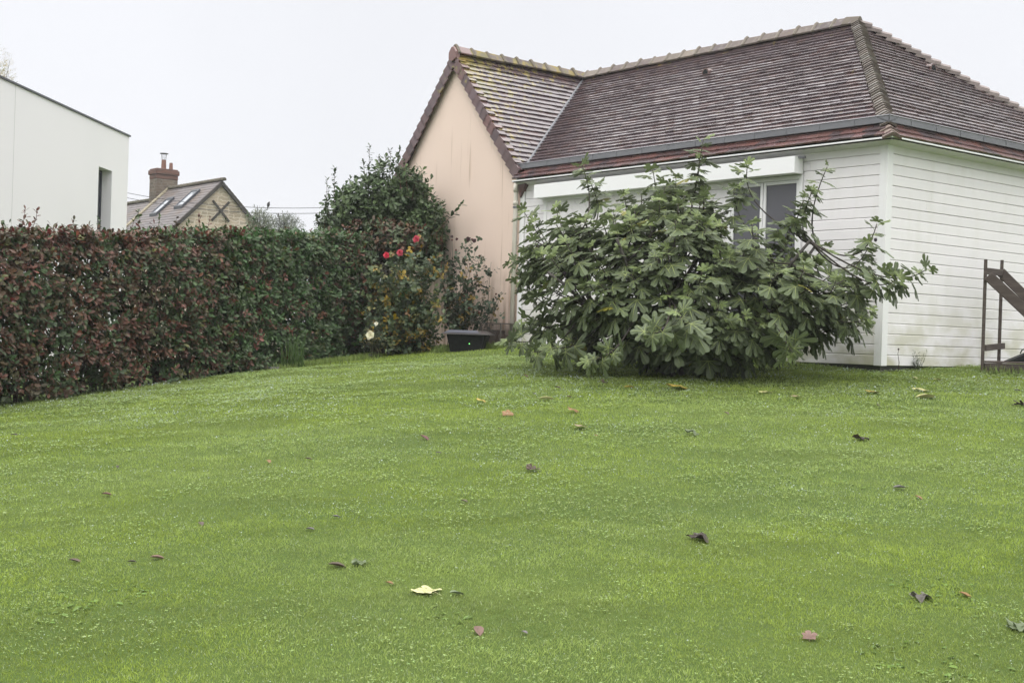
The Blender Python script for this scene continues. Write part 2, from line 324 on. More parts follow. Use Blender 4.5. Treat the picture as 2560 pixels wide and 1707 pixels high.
# soffit and fascia
OV = .20; ZE = Z0 - K1 * OV
s = Soup(); sq_ = lambda m: [(-OV * m, 2.456), (0, 2.398), (0, 2.412), (-OV * m, 2.470)]
for q in np.arange(-TL - .02, 0, .1): s.prism(sq_(1), q, min(q + .0965, 0), 0)
for q in np.arange(0, SB, .1): s.prism(sq_(-1), q, q + .0965, 1)
s.raw([(0, 0, 2.398), (OV, 0, 2.456), (OV, -OV, 2.456), (0, -OV, 2.456), (0, 0, 2.412), (OV, 0, 2.47), (OV, -OV, 2.47), (0, -OV, 2.47)], [(0, 3, 2), (0, 2, 1), (4, 5, 6), (4, 6, 7)])
s.build('soffit', M['soffit'], HZ)
s = Soup(); s.box((-TL, -OV - .010, 2.450), (OV + .010, -OV, 2.468)); s.box((OV, -OV, 2.450), (OV + .010, SB, 2.468)); s.build('fascia', M['white_metal'], HZ)
# ---- roof tiles
TC = np.array([(.112, .084, .088), (.100, .078, .086), (.125, .085, .083), (.10, .078, .082), (.115, .090, .098), (.122, .092, .092), (.135, .08, .07)])
def tiles(O, e, g, e0, e1, L, exp=.108, wid=.165, thick=.021, lift=.031, red=0, lich=None, planes=(), start=0, jit=1.0):
    """plain tiles on the slope with origin O, eave axis e and up-slope axis g; clipped by planes (co, outward normal)"""
    O, e, g = map(np.asarray, (O, e, g)); n = np.cross(e, g); n = n / np.linalg.norm(n)
    if n[2] < 0: n = -n
    soup = Soup(); rows = int(math.ceil((L - start) / exp)); bmv = []
    V = []; T = []
    for r in range(rows):
        y0 = start + r * exp; y1 = min(y0 + exp * 1.5, L + .02); off = (r % 2) * wid / 2 + rng.uniform(-.008, .008)
        x = e0 - off; ph = rng.uniform(0, 6)
        while x < e1:
            jl = rng.normal(0, .0014) * jit; jn = rng.normal(0, .0013) * jit; c = TC[rng.integers(0, 6)] * rng.uniform(.66, .86)
            if rng.random() < red: c = c * np.array([1.6, 1.22, 1.1])
            wob = .003 * math.sin(x * 1.7 + ph + r * .3)
            yb = y0 + jl; sk = rng.normal(0, .001) * jit
            lo = lift + jn + wob; hi = .002 + jn * .3
            P8 = [(x + .0006, yb + sk, lo), (x + wid - .0006, yb - sk, lo + rng.normal(0, .0015)), (x + wid - .0015, y1, hi), (x + .0015, y1, hi)]
            q = [O + e * a + g * b + n * h for a, b, h in P8]; q += [p - n * thick for p in q]
            la = 0 if lich is None else lich(O + e * (x + wid / 2) + g * yb)
            soup.raw(q, [(0, 1, 2, 3), (7, 6, 5, 4), (0, 4, 5, 1), (1, 5, 6, 2), (2, 6, 7, 3), (3, 7, 4, 0)], 0, c)
            soup.tn[-1][:, 3] = la
            x += wid
    return soup
def clip(o, planes):
    bm = bmesh.new(); bm.from_mesh(o.data)
    for co, no in planes:
        bmesh.ops.bisect_plane(bm, geom=bm.verts[:] + bm.edges[:] + bm.faces[:], plane_co=Vector(co), plane_no=Vector(no), clear_outer=True)
    bm.to_mesh(o.data); bm.free(); return o
def up(v): return np.array(v) / np.linalg.norm(v)
roofE = empty('roof'); roofE.parent = HZ
gm = up((0, 1, K1)); gs = up((-1, 0, K2)); gw = up((-1, 0, KW)); gl = up((1, 0, KW)); gb = up((0, -1, KB))
Lm = math.hypot(SR, ZR - Z0); Ls = math.hypot(TA, ZR - Z0); Lw = math.hypot(TAP - TL, ZR - Z0); Lb = math.hypot(SB - SR, ZR - Z0)
hipn = np.array([SR, TA, 0.]); hipn = hipn / np.linalg.norm(hipn)           # vertical plane through the front hip
valn = np.array([-SR, -(TAP - TL), 0.]); valn = valn / np.linalg.norm(valn)   # vertical plane through the valley
def lm(p):   # few lichens on the main slope, near its ridge
    return .12 + .10 * max(0, (p[2] - ZR + .35) / .35)
s = tiles((0, 0, Z0), (1, 0, 0), gm, -TAP - .1, .3, Lm, start=.13, lich=lm)
clip(s.build('front_roof_slope', M['tile'], HZ), [((0, 0, 0), hipn), ((-TL, 0, 0), valn)])
s = tiles((0, 0, Z0), (1, 0, 0), gm, -TL, OV + .02, .2, exp=.125, start=-OV / gm[1], red=.75, jit=1.4)
clip(s.build('lower_front_tiles', M['tile'], HZ), [((0, 0, 0), hipn), ((0, .03, 0), (0, 1, 0))])
s = tiles((0, 0, Z0), (0, 1, 0), gs, -.3, SB + .3, Ls, start=.13, lich=lm)
backn = up((-(SB - SR), TA, 0))
clip(s.build('hip_roof_slope', M['tile'], roofE), [((0, 0, 0), -hipn), ((0, SB, 0), backn)])
s = tiles((0, 0, Z0), (0, 1, 0), gs, -OV - .02, SB, .2, exp=.125, start=-OV / -gs[0], red=.75, jit=1.4)
clip(s.build('lower_hip_tiles', M['tile'], roofE), [((0, 0, 0), -hipn), ((-.03, 0, 0), (-1, 0, 0))])
s = tiles((0, SB, Z0), (1, 0, 0), gb, -TAP, .3, Lb, exp=.15, wid=.3)
clip(s.build('rear_roof_slope', M['tile'], roofE), [((0, SB, 0), -backn)])
for ch in [o for o in COL.objects if o.parent == HZ and o.name in ('front_roof_slope', 'lower_front_tiles')]: ch.parent = roofE
def lw(p):   # yellow lichen thick near the wing's ridge and verge
    dz = (ZR - p[2]); dv = p[1] + (p[2] - Z0) * 0
    return max(0, .33 - dz * .09 - max(0, dv - .25) * .06) + .12 * math.exp(-dv / .35) + .08 * math.exp(-dz / .3)
s = tiles((-TL, 0, Z0), (0, -1, 0), gw, -SR - .3, .07, Lw, lich=lw, exp=.115)
clip(s.build('wing_roof_slope', M['tile'], roofE), [((-TL, 0, 0), -valn), ((0, -.078, 0), (0, -1, 0))])
s = tiles((-TLL, 0, Z0), (0, 1, 0), gl, -.07, SB, Lw, start=-.25, exp=.115, wid=.25)
clip(s.build('wing_rear_slope', M['tile'], roofE), [((0, -.078, 0), (0, -1, 0))])
# roof under-deck keeps light out
s = Soup(); d = .05
s.raw([(OV, -OV, ZE - d), (-TL, -OV, ZE - d), (-TAP, SR, ZR - d), (-TA, SR, ZR - d), (OV, SB, ZE - d), (-TAP, SB, Z0 - d), (-TL, .0, Z0 - d)],
      [(0, 3, 2, 6), (0, 4, 3), (4, 5, 2, 3), (0, 6, 1)]); s.raw([(-TL, 0, Z0 - d), (-TAP, 0, ZR - d), (-TAP, SB, ZR - d), (-TLL, 0, Z0 - d), (-TLL, SB, Z0 - d), (-TAP, SR, ZR - d)], [(0, 1, 5), (1, 3, 4, 2)])
s.build('roof_deck', M['darkwood'], roofE)
def loft(soup, P0, P1, side, upv, pr0, pr1, mi=0, tint=(.1, .08, .08), al=0.):
    P0, P1, side, upv = map(np.asarray, (P0, P1, side, upv)); n = len(pr0)
    V = [P0 + side * a + upv * b for a, b in pr0] + [P1 + side * a + upv * b for a, b in pr1]
    soup.raw(V, [tuple(range(n)), tuple(range(n, 2 * n))[::-1]] + [(i, n + i, n + (i + 1) % n, (i + 1) % n) for i in range(n)], mi, tint); soup.tn[-1][:, 3] = al
def arc(r, h=1.0, flat=.0): return [(r * math.cos(a), r * h * math.sin(a)) for a in np.linspace(R(-18), R(198), 11)]
RC = [np.array((.135, .11, .095)), np.array((.115, .09, .082)), np.array((.155, .13, .105)), np.array((.10, .08, .078))]
def tent(r, h): return [(-r, -.03), (-r * .22, h * .88), (0, h), (r * .22, h * .88), (r, -.03), (r * .9, -.05), (-r * .9, -.05)]
def ridge(name, A, B, step, side, al, mort, parent=roofE):
    A, B = np.array(A, float), np.array(B, float); Ln = np.linalg.norm(B - A); d = (B - A) / Ln; n = int(round(Ln / step)); st = Ln / n; s = Soup()
    for i in range(n):
        c = RC[rng.integers(0, 4)] * rng.uniform(.85, 1.2); dz = np.array([0, 0, rng.normal(0, .004)])
        P = A + d * st * i; Q_ = A + d * st * (i + 1)
        loft(s, P + dz, Q_ + dz, side, (0, 0, 1), tent(.118, .098), tent(.110, .088), 0, c, al * rng.uniform(.8, 1.15))
        r0 = rng.uniform(.128, .145); h0 = r0 * .93
        loft(s, P - d * .028 + dz, P + d * .003 + dz, side, (0, 0, 1), tent(r0 * .93, h0 * .88), tent(r0, h0), 1, (.8, .77, .72) if mort else (.5, .47, .4), al)
        loft(s, P + d * .003 + dz, P + d * .03 + dz, side, (0, 0, 1), tent(r0, h0), tent(r0 * .9, h0 * .85), 1, (.6, .57, .52) if mort else (.42, .4, .35), al)
    return s.build(name, [M['ridge'], M['mortar']], parent)
ridge('main_ridge_tiles', (-TAP + .1, SR, ZR + .04), (-TA - .05, SR, ZR + .04), .34, (0, 1, 0), .17, True)
ridge('wing_ridge_tiles', (-TAP, -.05, ZR + .04), (-TAP, SR + .05, ZR + .04), .33, (1, 0, 0), .36, False)
def hip(name, A, B, step, side, wd, slope, thick, mats_mi, tipc, tilt=.03):
    A, B = np.array(A, float), np.array(B, float); Ln = np.linalg.norm(B - A); d = (B - A) / Ln; side = up(side); nn = np.cross(side, d); nn = nn if nn[2] > 0 else -nn
    n = int(Ln / step); s = Soup()
    for i in range(n):
        P = A + d * step * i; Q_ = P + d * step * 1.35; w_ = wd * rng.uniform(.9, 1.1); c = np.array(tipc) * rng.uniform(.75, 1.25)
        pr = [(-w_, -w_ * slope), (-w_ * .25, -.012), (0, 0), (w_ * .25, -.012), (w_, -w_ * slope), (w_, -w_ * slope - thick), (0, -thick - .01), (-w_, -w_ * slope - thick)]
        u_ = nn * (tilt + rng.normal(0, .003)); loft(s, P + u_, Q_ + nn * .004, side, nn, pr, [(a * .92, b) for a, b in pr], *((1, rng.uniform(.35, .95, 1).repeat(3)) if rng.random() < mats_mi else (0, c)))
    return s.build(name, [M['ridge'], M['mortar']], roofE)
A0 = np.array((.02, -.02, Z0 + .03)); B0 = np.array((-TA, SR, ZR + .08))
hip('hip_tiles', A0, B0, .085, np.cross(up(B0 - A0), (0, 0, 1)), .105, .6, .022, .3, (.125, .105, .09))
A1 = np.array((.0, SB, Z0 + .02)); B1 = np.array((-TA, SR, ZR + .07))
hip('hip_tiles', A1, B1, .165, np.cross(up(B1 - A1), (0, 0, 1)), .12, .5, .05, .0, (.20, .165, .155), .06)
s = Soup(); loft(s, (-TA - .2, SR, ZR + .045), (-TA + .05, SR, ZR + .03), (0, 1, 0), (0, 0, 1), tent(.12, .10), tent(.10, .085), 0, (.45, .42, .38)); s.build('hip_cap', M['mortar'], roofE)
# hip end tile under the gutter corner
A2 = np.array((OV + .02, -OV - .02, ZE + .0)); B2 = np.array((.0, -.0, Z0 + .02))
hip('hip_end_tile', A2, B2, .10, np.cross(up(B2 - A2), (0, 0, 1)), .10, .6, .03, .3, (.16, .12, .10))
# verge tiles
def verge(name, x0, sgn):
    s = Soup(); ang = math.atan(KW); n = 17; ln = (Lw - .06) / n
    for i in range(n + (3 if sgn > 0 else 0)):
        k = (i - (3 if sgn > 0 else 0)); c = TC[rng.integers(0, 7)] * rng.uniform(.6, 1.15) * np.array([1.05, .85, .8]); al = .27 if k > n - 5 else (.1 if k > n - 8 else 0)
        px_, pz = x0 + sgn * math.cos(ang) * ln * k, Z0 + math.sin(ang) * ln * k
        Mx = Matrix.Translation((px_, 0, pz)) @ Matrix.Rotation(-ang if sgn > 0 else ang + PI, 4, 'Y')
        if sgn < 0: Mx = Matrix.Translation((px_, 0, pz)) @ Matrix(((-1, 0, 0, 0), (0, 1, 0, 0), (0, 0, 1, 0), (0, 0, 0, 1))) @ Matrix.Rotation(-ang, 4, 'Y')
        Mx = Mx @ Matrix.Rotation(R(11), 4, 'Y')
        s.box((-.01, -.102, -.135), (ln * 1.12, -.082, .045), 0, c, Mx); s.tn[-1][:, 3] = al
        s.box((-.01, -.0815, .026), (ln * 1.12, .05, .043), 0, c * .95, Mx); s.tn[-1][:, 3] = al + .1
    return s.build(name, M['tile'], roofE)
verge('verge_tiles', -TL, -1); verge('verge_tiles', -TLL, 1)
s = Soup(); pr = [(-.105, -.12), (0, -.17), (.105, -.12), (.105, -.005), (.03, .085), (-.03, .085), (-.105, -.005)]
loft(s, (-TAP, -.125, ZR + .03), (-TAP, -.03, ZR + .03), (1, 0, 0), (0, 0, 1), pr, pr, 0, (.17, .09, .075)); loft(s, (-TAP, -.03, ZR + .04), (-TAP, .22, ZR + .04), (1, 0, 0), (0, 0, 1), tent(.122, .105), tent(.118, .10), 0, (.14, .08, .07), .1)
bevel(s.build('ridge_end_cap', M['tile'], roofE), .008)
s = Soup(); s.raw([(-TL - .03, -.10, Z0 - .03), (-TL + .20, -.10, Z0 - .20), (-TL + .02, -.06, Z0 - .42), (-TL - .03, .0, Z0 - .03), (-TL + .20, .0, Z0 - .20), (-TL + .02, .0, Z0 - .42)], [(0, 1, 2), (5, 4, 3), (0, 3, 4, 1), (1, 4, 5, 2), (2, 5, 3, 0)], 0, (.10, .05, .045)); s.build('verge_corner_tile', M['tile'], roofE)
# valley strip
s = Soup(); A = np.array((-TL, 0, Z0)); B = np.array((-TAP, SR, ZR)); d = up(B - A); sd_ = up(np.cross(d, (0, 0, 1)))
loft(s, A + (0, 0, .012), B + (0, 0, .012), sd_, (0, 0, 1), [(-.03, .012), (-.012, .036), (.012, .036), (.03, .012), (0, -.01)], [(-.03, .012), (-.012, .036), (.012, .036), (.03, .012), (0, -.01)]); s.build('valley_flashing', M['zinc'], HZ)
# gutters (standing on the roof edge)
gp = [(-.035, 2.672), (-.035, 2.742), (-.042, 2.752), (-.03, 2.762), (-.018, 2.752), (-.022, 2.745), (-.022, 2.685), (.13, 2.745), (.135, 2.735), (-.01, 2.668)]
s = Soup(); s.prism(gp, -TL - .12, .035, 0)
sd2 = Soup(); sd2.prism([(-a, b) for a, b in gp], -.035, SB, 1)
for q in np.arange(-TL + .1, .0, .52): s.box((q, -.0405, 2.674), (q + .010, -.0355, 2.744), 0)
for q in np.arange(.4, SB, .52): sd2.box((.0355, q, 2.674), (.0405, q + .010, 2.744), 0)
s.box((-TL - .125, -.045, 2.67), (-TL - .118, .12, 2.755)); g1 = s.build('gutter', M['zinc'], HZ); g2 = sd2.build('gutter', M['zinc'], HZ)
# roof vents
def vent(x, z, face):
    s = Soup()
    prf = [(-.075, 0), (-.07, .06), (-.04, .10), (0, .115), (.04, .10), (.07, .06), (.075, 0)]; P = np.array(x, float)
    loft(s, P, P + np.array(z) * .22, face, (0, 0, 1), prf, [(a * .5, b * .15) for a, b in prf], 0, (.11, .065, .055))
    o = s.build('roof_vent', M['tile'], roofE); s2 = Soup(); loft(s2, P - np.array(z) * .004, P - np.array(z) * .0005, face, (0, 0, 1), [(a * .72, b * .8 + .004) for a, b in prf], [(a * .72, b * .8 + .004) for a, b in prf], 0, (1, 1, 1)); s2.build('vent_opening', M['black'], o)
def onmain(px_, py_, plane):   # where a viewing ray meets a roof slope, local coordinates
    n_, co_ = plane; d = ray(px_, py_); Rz = Matrix.Rotation((PI / 2 - TH), 3, 'Z'); dl = np.array(Rz @ Vector(d)); o_ = np.array(Rz @ Vector((-4.345, -15.4, 0))); t_ = np.dot(np.array(co_) - o_, n_) / np.dot(dl, n_); return o_ + dl * t_
nm = np.cross((1, 0, 0), gm); ns = np.cross((0, 1, 0), gs)
p = onmain(1763, 190, (nm, (0, 0, Z0))); vent(p + (0, 0, .01), (.0, .85, .45), (1, 0, 0))
p = onmain(2334, 180, (ns, (0, 0, Z0))); vent(p + (0, 0, .01), (-.85, 0, .45), (0, 1, 0))
# down pipe
s = Soup(); xq = -TL - .065; s.tube([(xq, -.01, 2.64), (xq, -.02, 2.52), (xq, -.07, 2.45), (xq, -.07, 2.2), (xq, -.07, -.35)], .036, 10); o = s.build('down_pipe', M['pvc'], HZ, True)
for zz in (2.05, .9): s = Soup(); s.tube([(xq, -.07, zz), (xq, -.07, zz + .03)], .045, 10); s.build('pipe_bracket', M['zinc'], o)
for z_a, z_b in ((2.3, 2.42), (2.10, 2.16)): s = Soup(); s.tube([(xq, -.07, z_a), (xq, -.07, z_b)], .043, 10); s.build('pipe_collar', M['pvc'], o, True)
# sliding shutter, its rail cover and the window
s = Soup(); s.box((-6.28, -.20, 2.154), (-1.214, -.03, 2.362)); bevel(s.build('shutter_rail_cover', M['white_metal'], HZ), .004)
s = Soup(); s.box((-1.214, -.14, 2.34), (-1.12, -.10, 2.362)); s.build('rail_end', M['zinc'], HZ)
sh = empty('sliding_shutter'); sh.parent = HZ
X0, X1, ZA, ZT = -6.2, -3.65, -.12, 2.19
s = Soup(); s.box((X0, -.058, ZA), (X0 + .07, -.025, ZT)); s.box((X1 - .07, -.058, ZA), (X1, -.025, ZT)); s.box((X0 + .0705, -.058, ZA), (X1 - .0705, -.025, ZA + .08)); s.box((X0 + .0705, -.058, ZT - .08), (X1 - .0705, -.025, ZT)); bevel(s.build('shutter_frame', M['white'], sh), .003)
s = Soup(); q = X0 - 3
while q < X1 + .2:
    V = [(q, 0), (q + .118, 0), (q + .118 + (-3.0), 3.0 * 1.0), (q - 3.0, 3.0)]
    s.raw([(a, -.046, ZA + b) for a, b in V] + [(a, -.028, ZA + b) for a, b in V], [(0, 1, 2, 3), (7, 6, 5, 4), (0, 4, 5, 1), (1, 5, 6, 2), (2, 6, 7, 3), (3, 7, 4, 0)], 0, (1, 1, 1)); q += .124
s2 = Soup(); q = X0
while q < X1 + 3.2:
    V = [(q, 0), (q + .168, 0), (q + .168 - 2.4, 2.35), (q - 2.4, 2.35)]; tt = rng.uniform(.97, 1.02)
    s2.raw([(a, -.046, ZA + b) for a, b in V] + [(a, -.028, ZA + b) for a, b in V], [(0, 1, 2, 3), (7, 6, 5, 4), (0, 4, 5, 1), (1, 5, 6, 2), (2, 6, 7, 3), (3, 7, 4, 0)], 0, (tt, tt, tt)); q += .174
clip(s2.build('diagonal_boards', M['clad'], sh), [((X0 + .071, 0, 0), (-1, 0, 0)), ((X1 - .071, 0, 0), (1, 0, 0)), ((0, 0, ZT - .081), (0, 0, 1)), ((0, 0, ZA + .081), (0, 0, -1))])
wd = empty('window'); wd.parent = HZ; a0, a1, b0, b1, am = -2.45, -1.22, -.06, 2.15, -1.855
s = Soup(); fy0, fy1 = -.035, .02; fw = .055
s.box((a0, fy0, b0), (a0 + fw, fy1, b1)); s.box((a1 - fw, fy0, b0), (a1, fy1, b1)); s.box((a0 + fw, fy0, b1 - fw), (a1 - fw, fy1, b1)); s.box((a0 + fw, fy0, b0), (a1 - fw, fy1, b0 + fw)); bevel(s.build('window_frame', M['white'], wd), .004)
for (p0, p1) in ((a0 + fw, am - .004), (am + .004, a1 - fw)):
    s = Soup(); c = .042; y0, y1 = -.022, .015; p0 += .002; p1 -= .002; z0_, z1_ = b0 + fw + .002, b1 - fw - .002
    s.box((p0, y0, z0_), (p0 + c, y1, z1_)); s.box((p1 - c, y0, z0_), (p1, y1, z1_)); s.box((p0 + c, y0, z1_ - c), (p1 - c, y1, z1_)); s.box((p0 + c, y0, z0_), (p1 - c, y1, z0_ + c)); bevel(s.build('casement', M['white'], wd), .003)
    s = Soup(); s.box((p0 + c - .002, -.004, z0_ + c - .002), (p1 - c + .002, .0, z1_ - c + .002)); s.build('window_pane', M['glass'], wd)

# ------------------------------------------------------------------ templates for foliage
def leaf_tm(rows, curve=.12, fold=.18, mi=0):
    """rows = list of (y, halfwidth); folded along the midrib"""
    V = [(0, 0, 0)]; sh = [.9]
    for y, hw in rows:
        z = -curve * y * y
        V += [(-hw, y, z + fold * hw), (0, y, z), (hw, y, z + fold * hw)]; sh += [1, .92, 1]
    V.append((0, 1, -curve)); sh.append(1.05); n = len(rows); F = [(0, 2, 1), (0, 3, 2)]
    for i in range(n - 1):
        a = 1 + 3 * i; F += [(a, a + 1, a + 4, a + 3), (a + 1, a + 2, a + 5, a + 4)]
    a = 1 + 3 * (n - 1); t = len(V) - 1; F += [(a, a + 1, t), (a + 1, a + 2, t)]
    return np.array(V, float), [f[::-1] for f in F], np.full(len(F), mi), np.array(sh)
LF = leaf_tm([(.25, .15), (.58, .25), (.85, .19)], .12, .2)          # photinia / laurel
LF2 = leaf_tm([(.22, .28), (.55, .36), (.83, .24)], .2, .2)           # rose leaflet
LN = leaf_tm([(.3, .06), (.7, .055)], .25, .3)                        # narrow
def fig_tm(seed, wf=1.0):
    r_ = np.random.default_rng(seed); lob = [(0, 1.0, 18.5), (43, .92, 18), (-43, .92, 18), (88, .68, 19), (-88, .68, 19)]
    lob = [(a + r_.normal(0, 3), l * r_.uniform(.78, 1.1), w_ * r_.uniform(.88, 1.05) * wf) for a, l, w_ in lob]
    angs = np.unique(np.concatenate([np.arange(-150, 151, 10.)] + [[a - w_ * 1.02, a - w_ * .9, a - w_ * .5, a, a + w_ * .5, a + w_ * .9, a + w_ * 1.02] for a, l, w_ in lob])); rad = []
    for a in angs:
        r = (.40 if wf == 1 else .55) + .03 * math.sin(a / 9) if abs(a) < 105 else .30 * (1 - (abs(a) - 105) / 70)
        for c, l, w_ in lob:
            d = abs(a - c) / w_
            if d < 1: r = max(r, l * (1 - .15 * d * d - .22 * d ** 8))
        rad.append(r * r_.uniform(.955, 1.045))
    rad = np.array(rad); A = np.radians(angs); n = len(angs)
    def zz(a, r):
        d = min(abs(a - c) / 20 for c, l, w_ in lob); return -.26 * r * r - .10 * min(d, 1) * r + .07 * r
    V = [(0, 0, 0)] + [(math.sin(a) * r * .45, math.cos(a) * r * .45, zz(np.degrees(a), r * .45)) for a, r in zip(A, rad)] + [(math.sin(a) * r, math.cos(a) * r, zz(np.degrees(a), r)) for a, r in zip(A, rad)]
    F = []
    for i in range(n - 1): F += [(0, 1 + i + 1, 1 + i), (1 + i, 2 + i, n + 2 + i, n + 1 + i)]
    F = [f if len(f) == 3 else f for f in F]; mi = [0] * len(F); sh = [.95] + [.98] * n + [1.05] * n
    # pale veins raised above the blade
    for c, l, w_ in lob:
        a = math.radians(c); dx, dy = math.cos(a) * .015, -math.sin(a) * .015; b = len(V)
        for r, k in ((.0, 1.2), (.45 * l, .9), (.86 * l, .25)):
            z = zz(c, r) + .012
            V += [(math.sin(a) * r - dx * k, math.cos(a) * r - dy * k, z), (math.sin(a) * r + dx * k, math.cos(a) * r + dy * k, z)]; sh += [1, 1]
        F += [(b, b + 1, b + 3, b + 2), (b + 2, b + 3, b + 5, b + 4)]; mi += [1, 1]
    b = len(V)    # petiole
    for k in (0, 1): V += [(-.013, -.42 * k, .004 - .06 * k), (.013, -.42 * k, .004 - .06 * k), (0, -.42 * k, -.02 - .06 * k)]; sh += [1] * 3
    F += [(b, b + 3, b + 4, b + 1), (b + 1, b + 4, b + 5, b + 2), (b + 2, b + 5, b + 3, b)]; mi += [1] * 3
    F = [tuple(int(q) for q in f) for f in F]
    return np.array(V, float), F, np.array(mi), np.array(sh)
def frames(d, n):
    y = nrm(d); x = nrm(np.cross(y, n)); z = np.cross(x, y); return x, y, z
def rdir(n): return nrm(rng.normal(size=(n, 3)))
def jit(c, n, s=.18, hs=.08):
    c = np.asarray(c, float); return np.broadcast_to(c, (n, 3)) * rng.uniform(1 - s, 1 + s, (n, 1)) * rng.uniform(1 - hs, 1 + hs, (n, 3))
def whorls(soup, C, A, per, ln, cols, tm=LF, open_=.9, droop=.15, wv=.15, spread=.02):
    """clusters of leaves round shoot tips: centres C, shoot axes A, colours cols per cluster"""
    n = len(C); P = np.repeat(C, per, 0); AX = np.repeat(nrm(A), per, 0); m = len(P)
    ref = np.where(np.abs(AX[:, 2:3]) < .9, np.array([[0, 0, 1.]]), np.array([[1., 0, 0]])); u = nrm(np.cross(AX, ref)); v = np.cross(AX, u)
    ph = np.tile(np.arange(per) * 2.4, n) + np.repeat(rng.uniform(0, 6.28, n), per) + rng.normal(0, .25, m)
    rd = np.cos(ph)[:, None] * u + np.sin(ph)[:, None] * v; k = np.tile(np.linspace(1.25, .35, per), n)[:, None]
    D = nrm(rd * open_ * k + AX * (.80 - k * .5) + rdir(m) * .22 + np.array([0, 0, -droop])); Nn = nrm(AX + rd * -.2 + rdir(m) * .25 + np.array([0, 0, .35]))
    X, Y, Z = frames(D, Nn); s = ln * rng.uniform(.65, 1.2, m); sc = np.stack([s * rng.uniform(1 - wv, 1 + wv, m), s, s], -1)
    P = P - AX * (np.tile(np.linspace(.06, 0, per), n) * ln / .09)[:, None] + rng.normal(0, spread, (m, 3))
    soup.inst(tm, P, X, Y, Z, sc, np.repeat(cols, per, 0) * rng.uniform(.75, 1.25, (m, 1)))

# ------------------------------------------------------------------ hedge of photinia
H0 = g3(*at(0, 1018, 14.6)[:2]); H1 = g3(*at(675, 925, 18.6)[:2]); H2 = g3(*at(925, 876, 21.2)[:2])
HD = nrm((H1 - H0)[None])[0]; HM = H0 - HD * 4.2
tops = [at(0, 592, 14.8)[2], at(675, 592, 18.8)[2], at(925, 600, 21.4)[2]]
stn = np.array([[HM[0], HM[1], tops[0] - .35], [H0[0], H0[1], tops[0]], [H1[0], H1[1], tops[1]], [H2[0], H2[1], tops[2]]])
seg = np.linalg.norm(np.diff(stn[:, :2], axis=0), axis=1); cum = np.concatenate([[0], np.cumsum(seg)]); LT = cum[-1]; LH0 = cum[1]; LSP = cum[2] - .6
def hedge_pt(l, dep, z):
    x = np.interp(l, cum, stn[:, 0]); y = np.interp(l, cum, stn[:, 1]); d = np.array([HD[0], HD[1]]); n = np.array([-d[1], d[0]])
    return np.stack([x + n[0] * dep, y + n[1] * dep, z], -1)
HN = np.array([HD[1], -HD[0], 0.])     # outward, towards the lawn
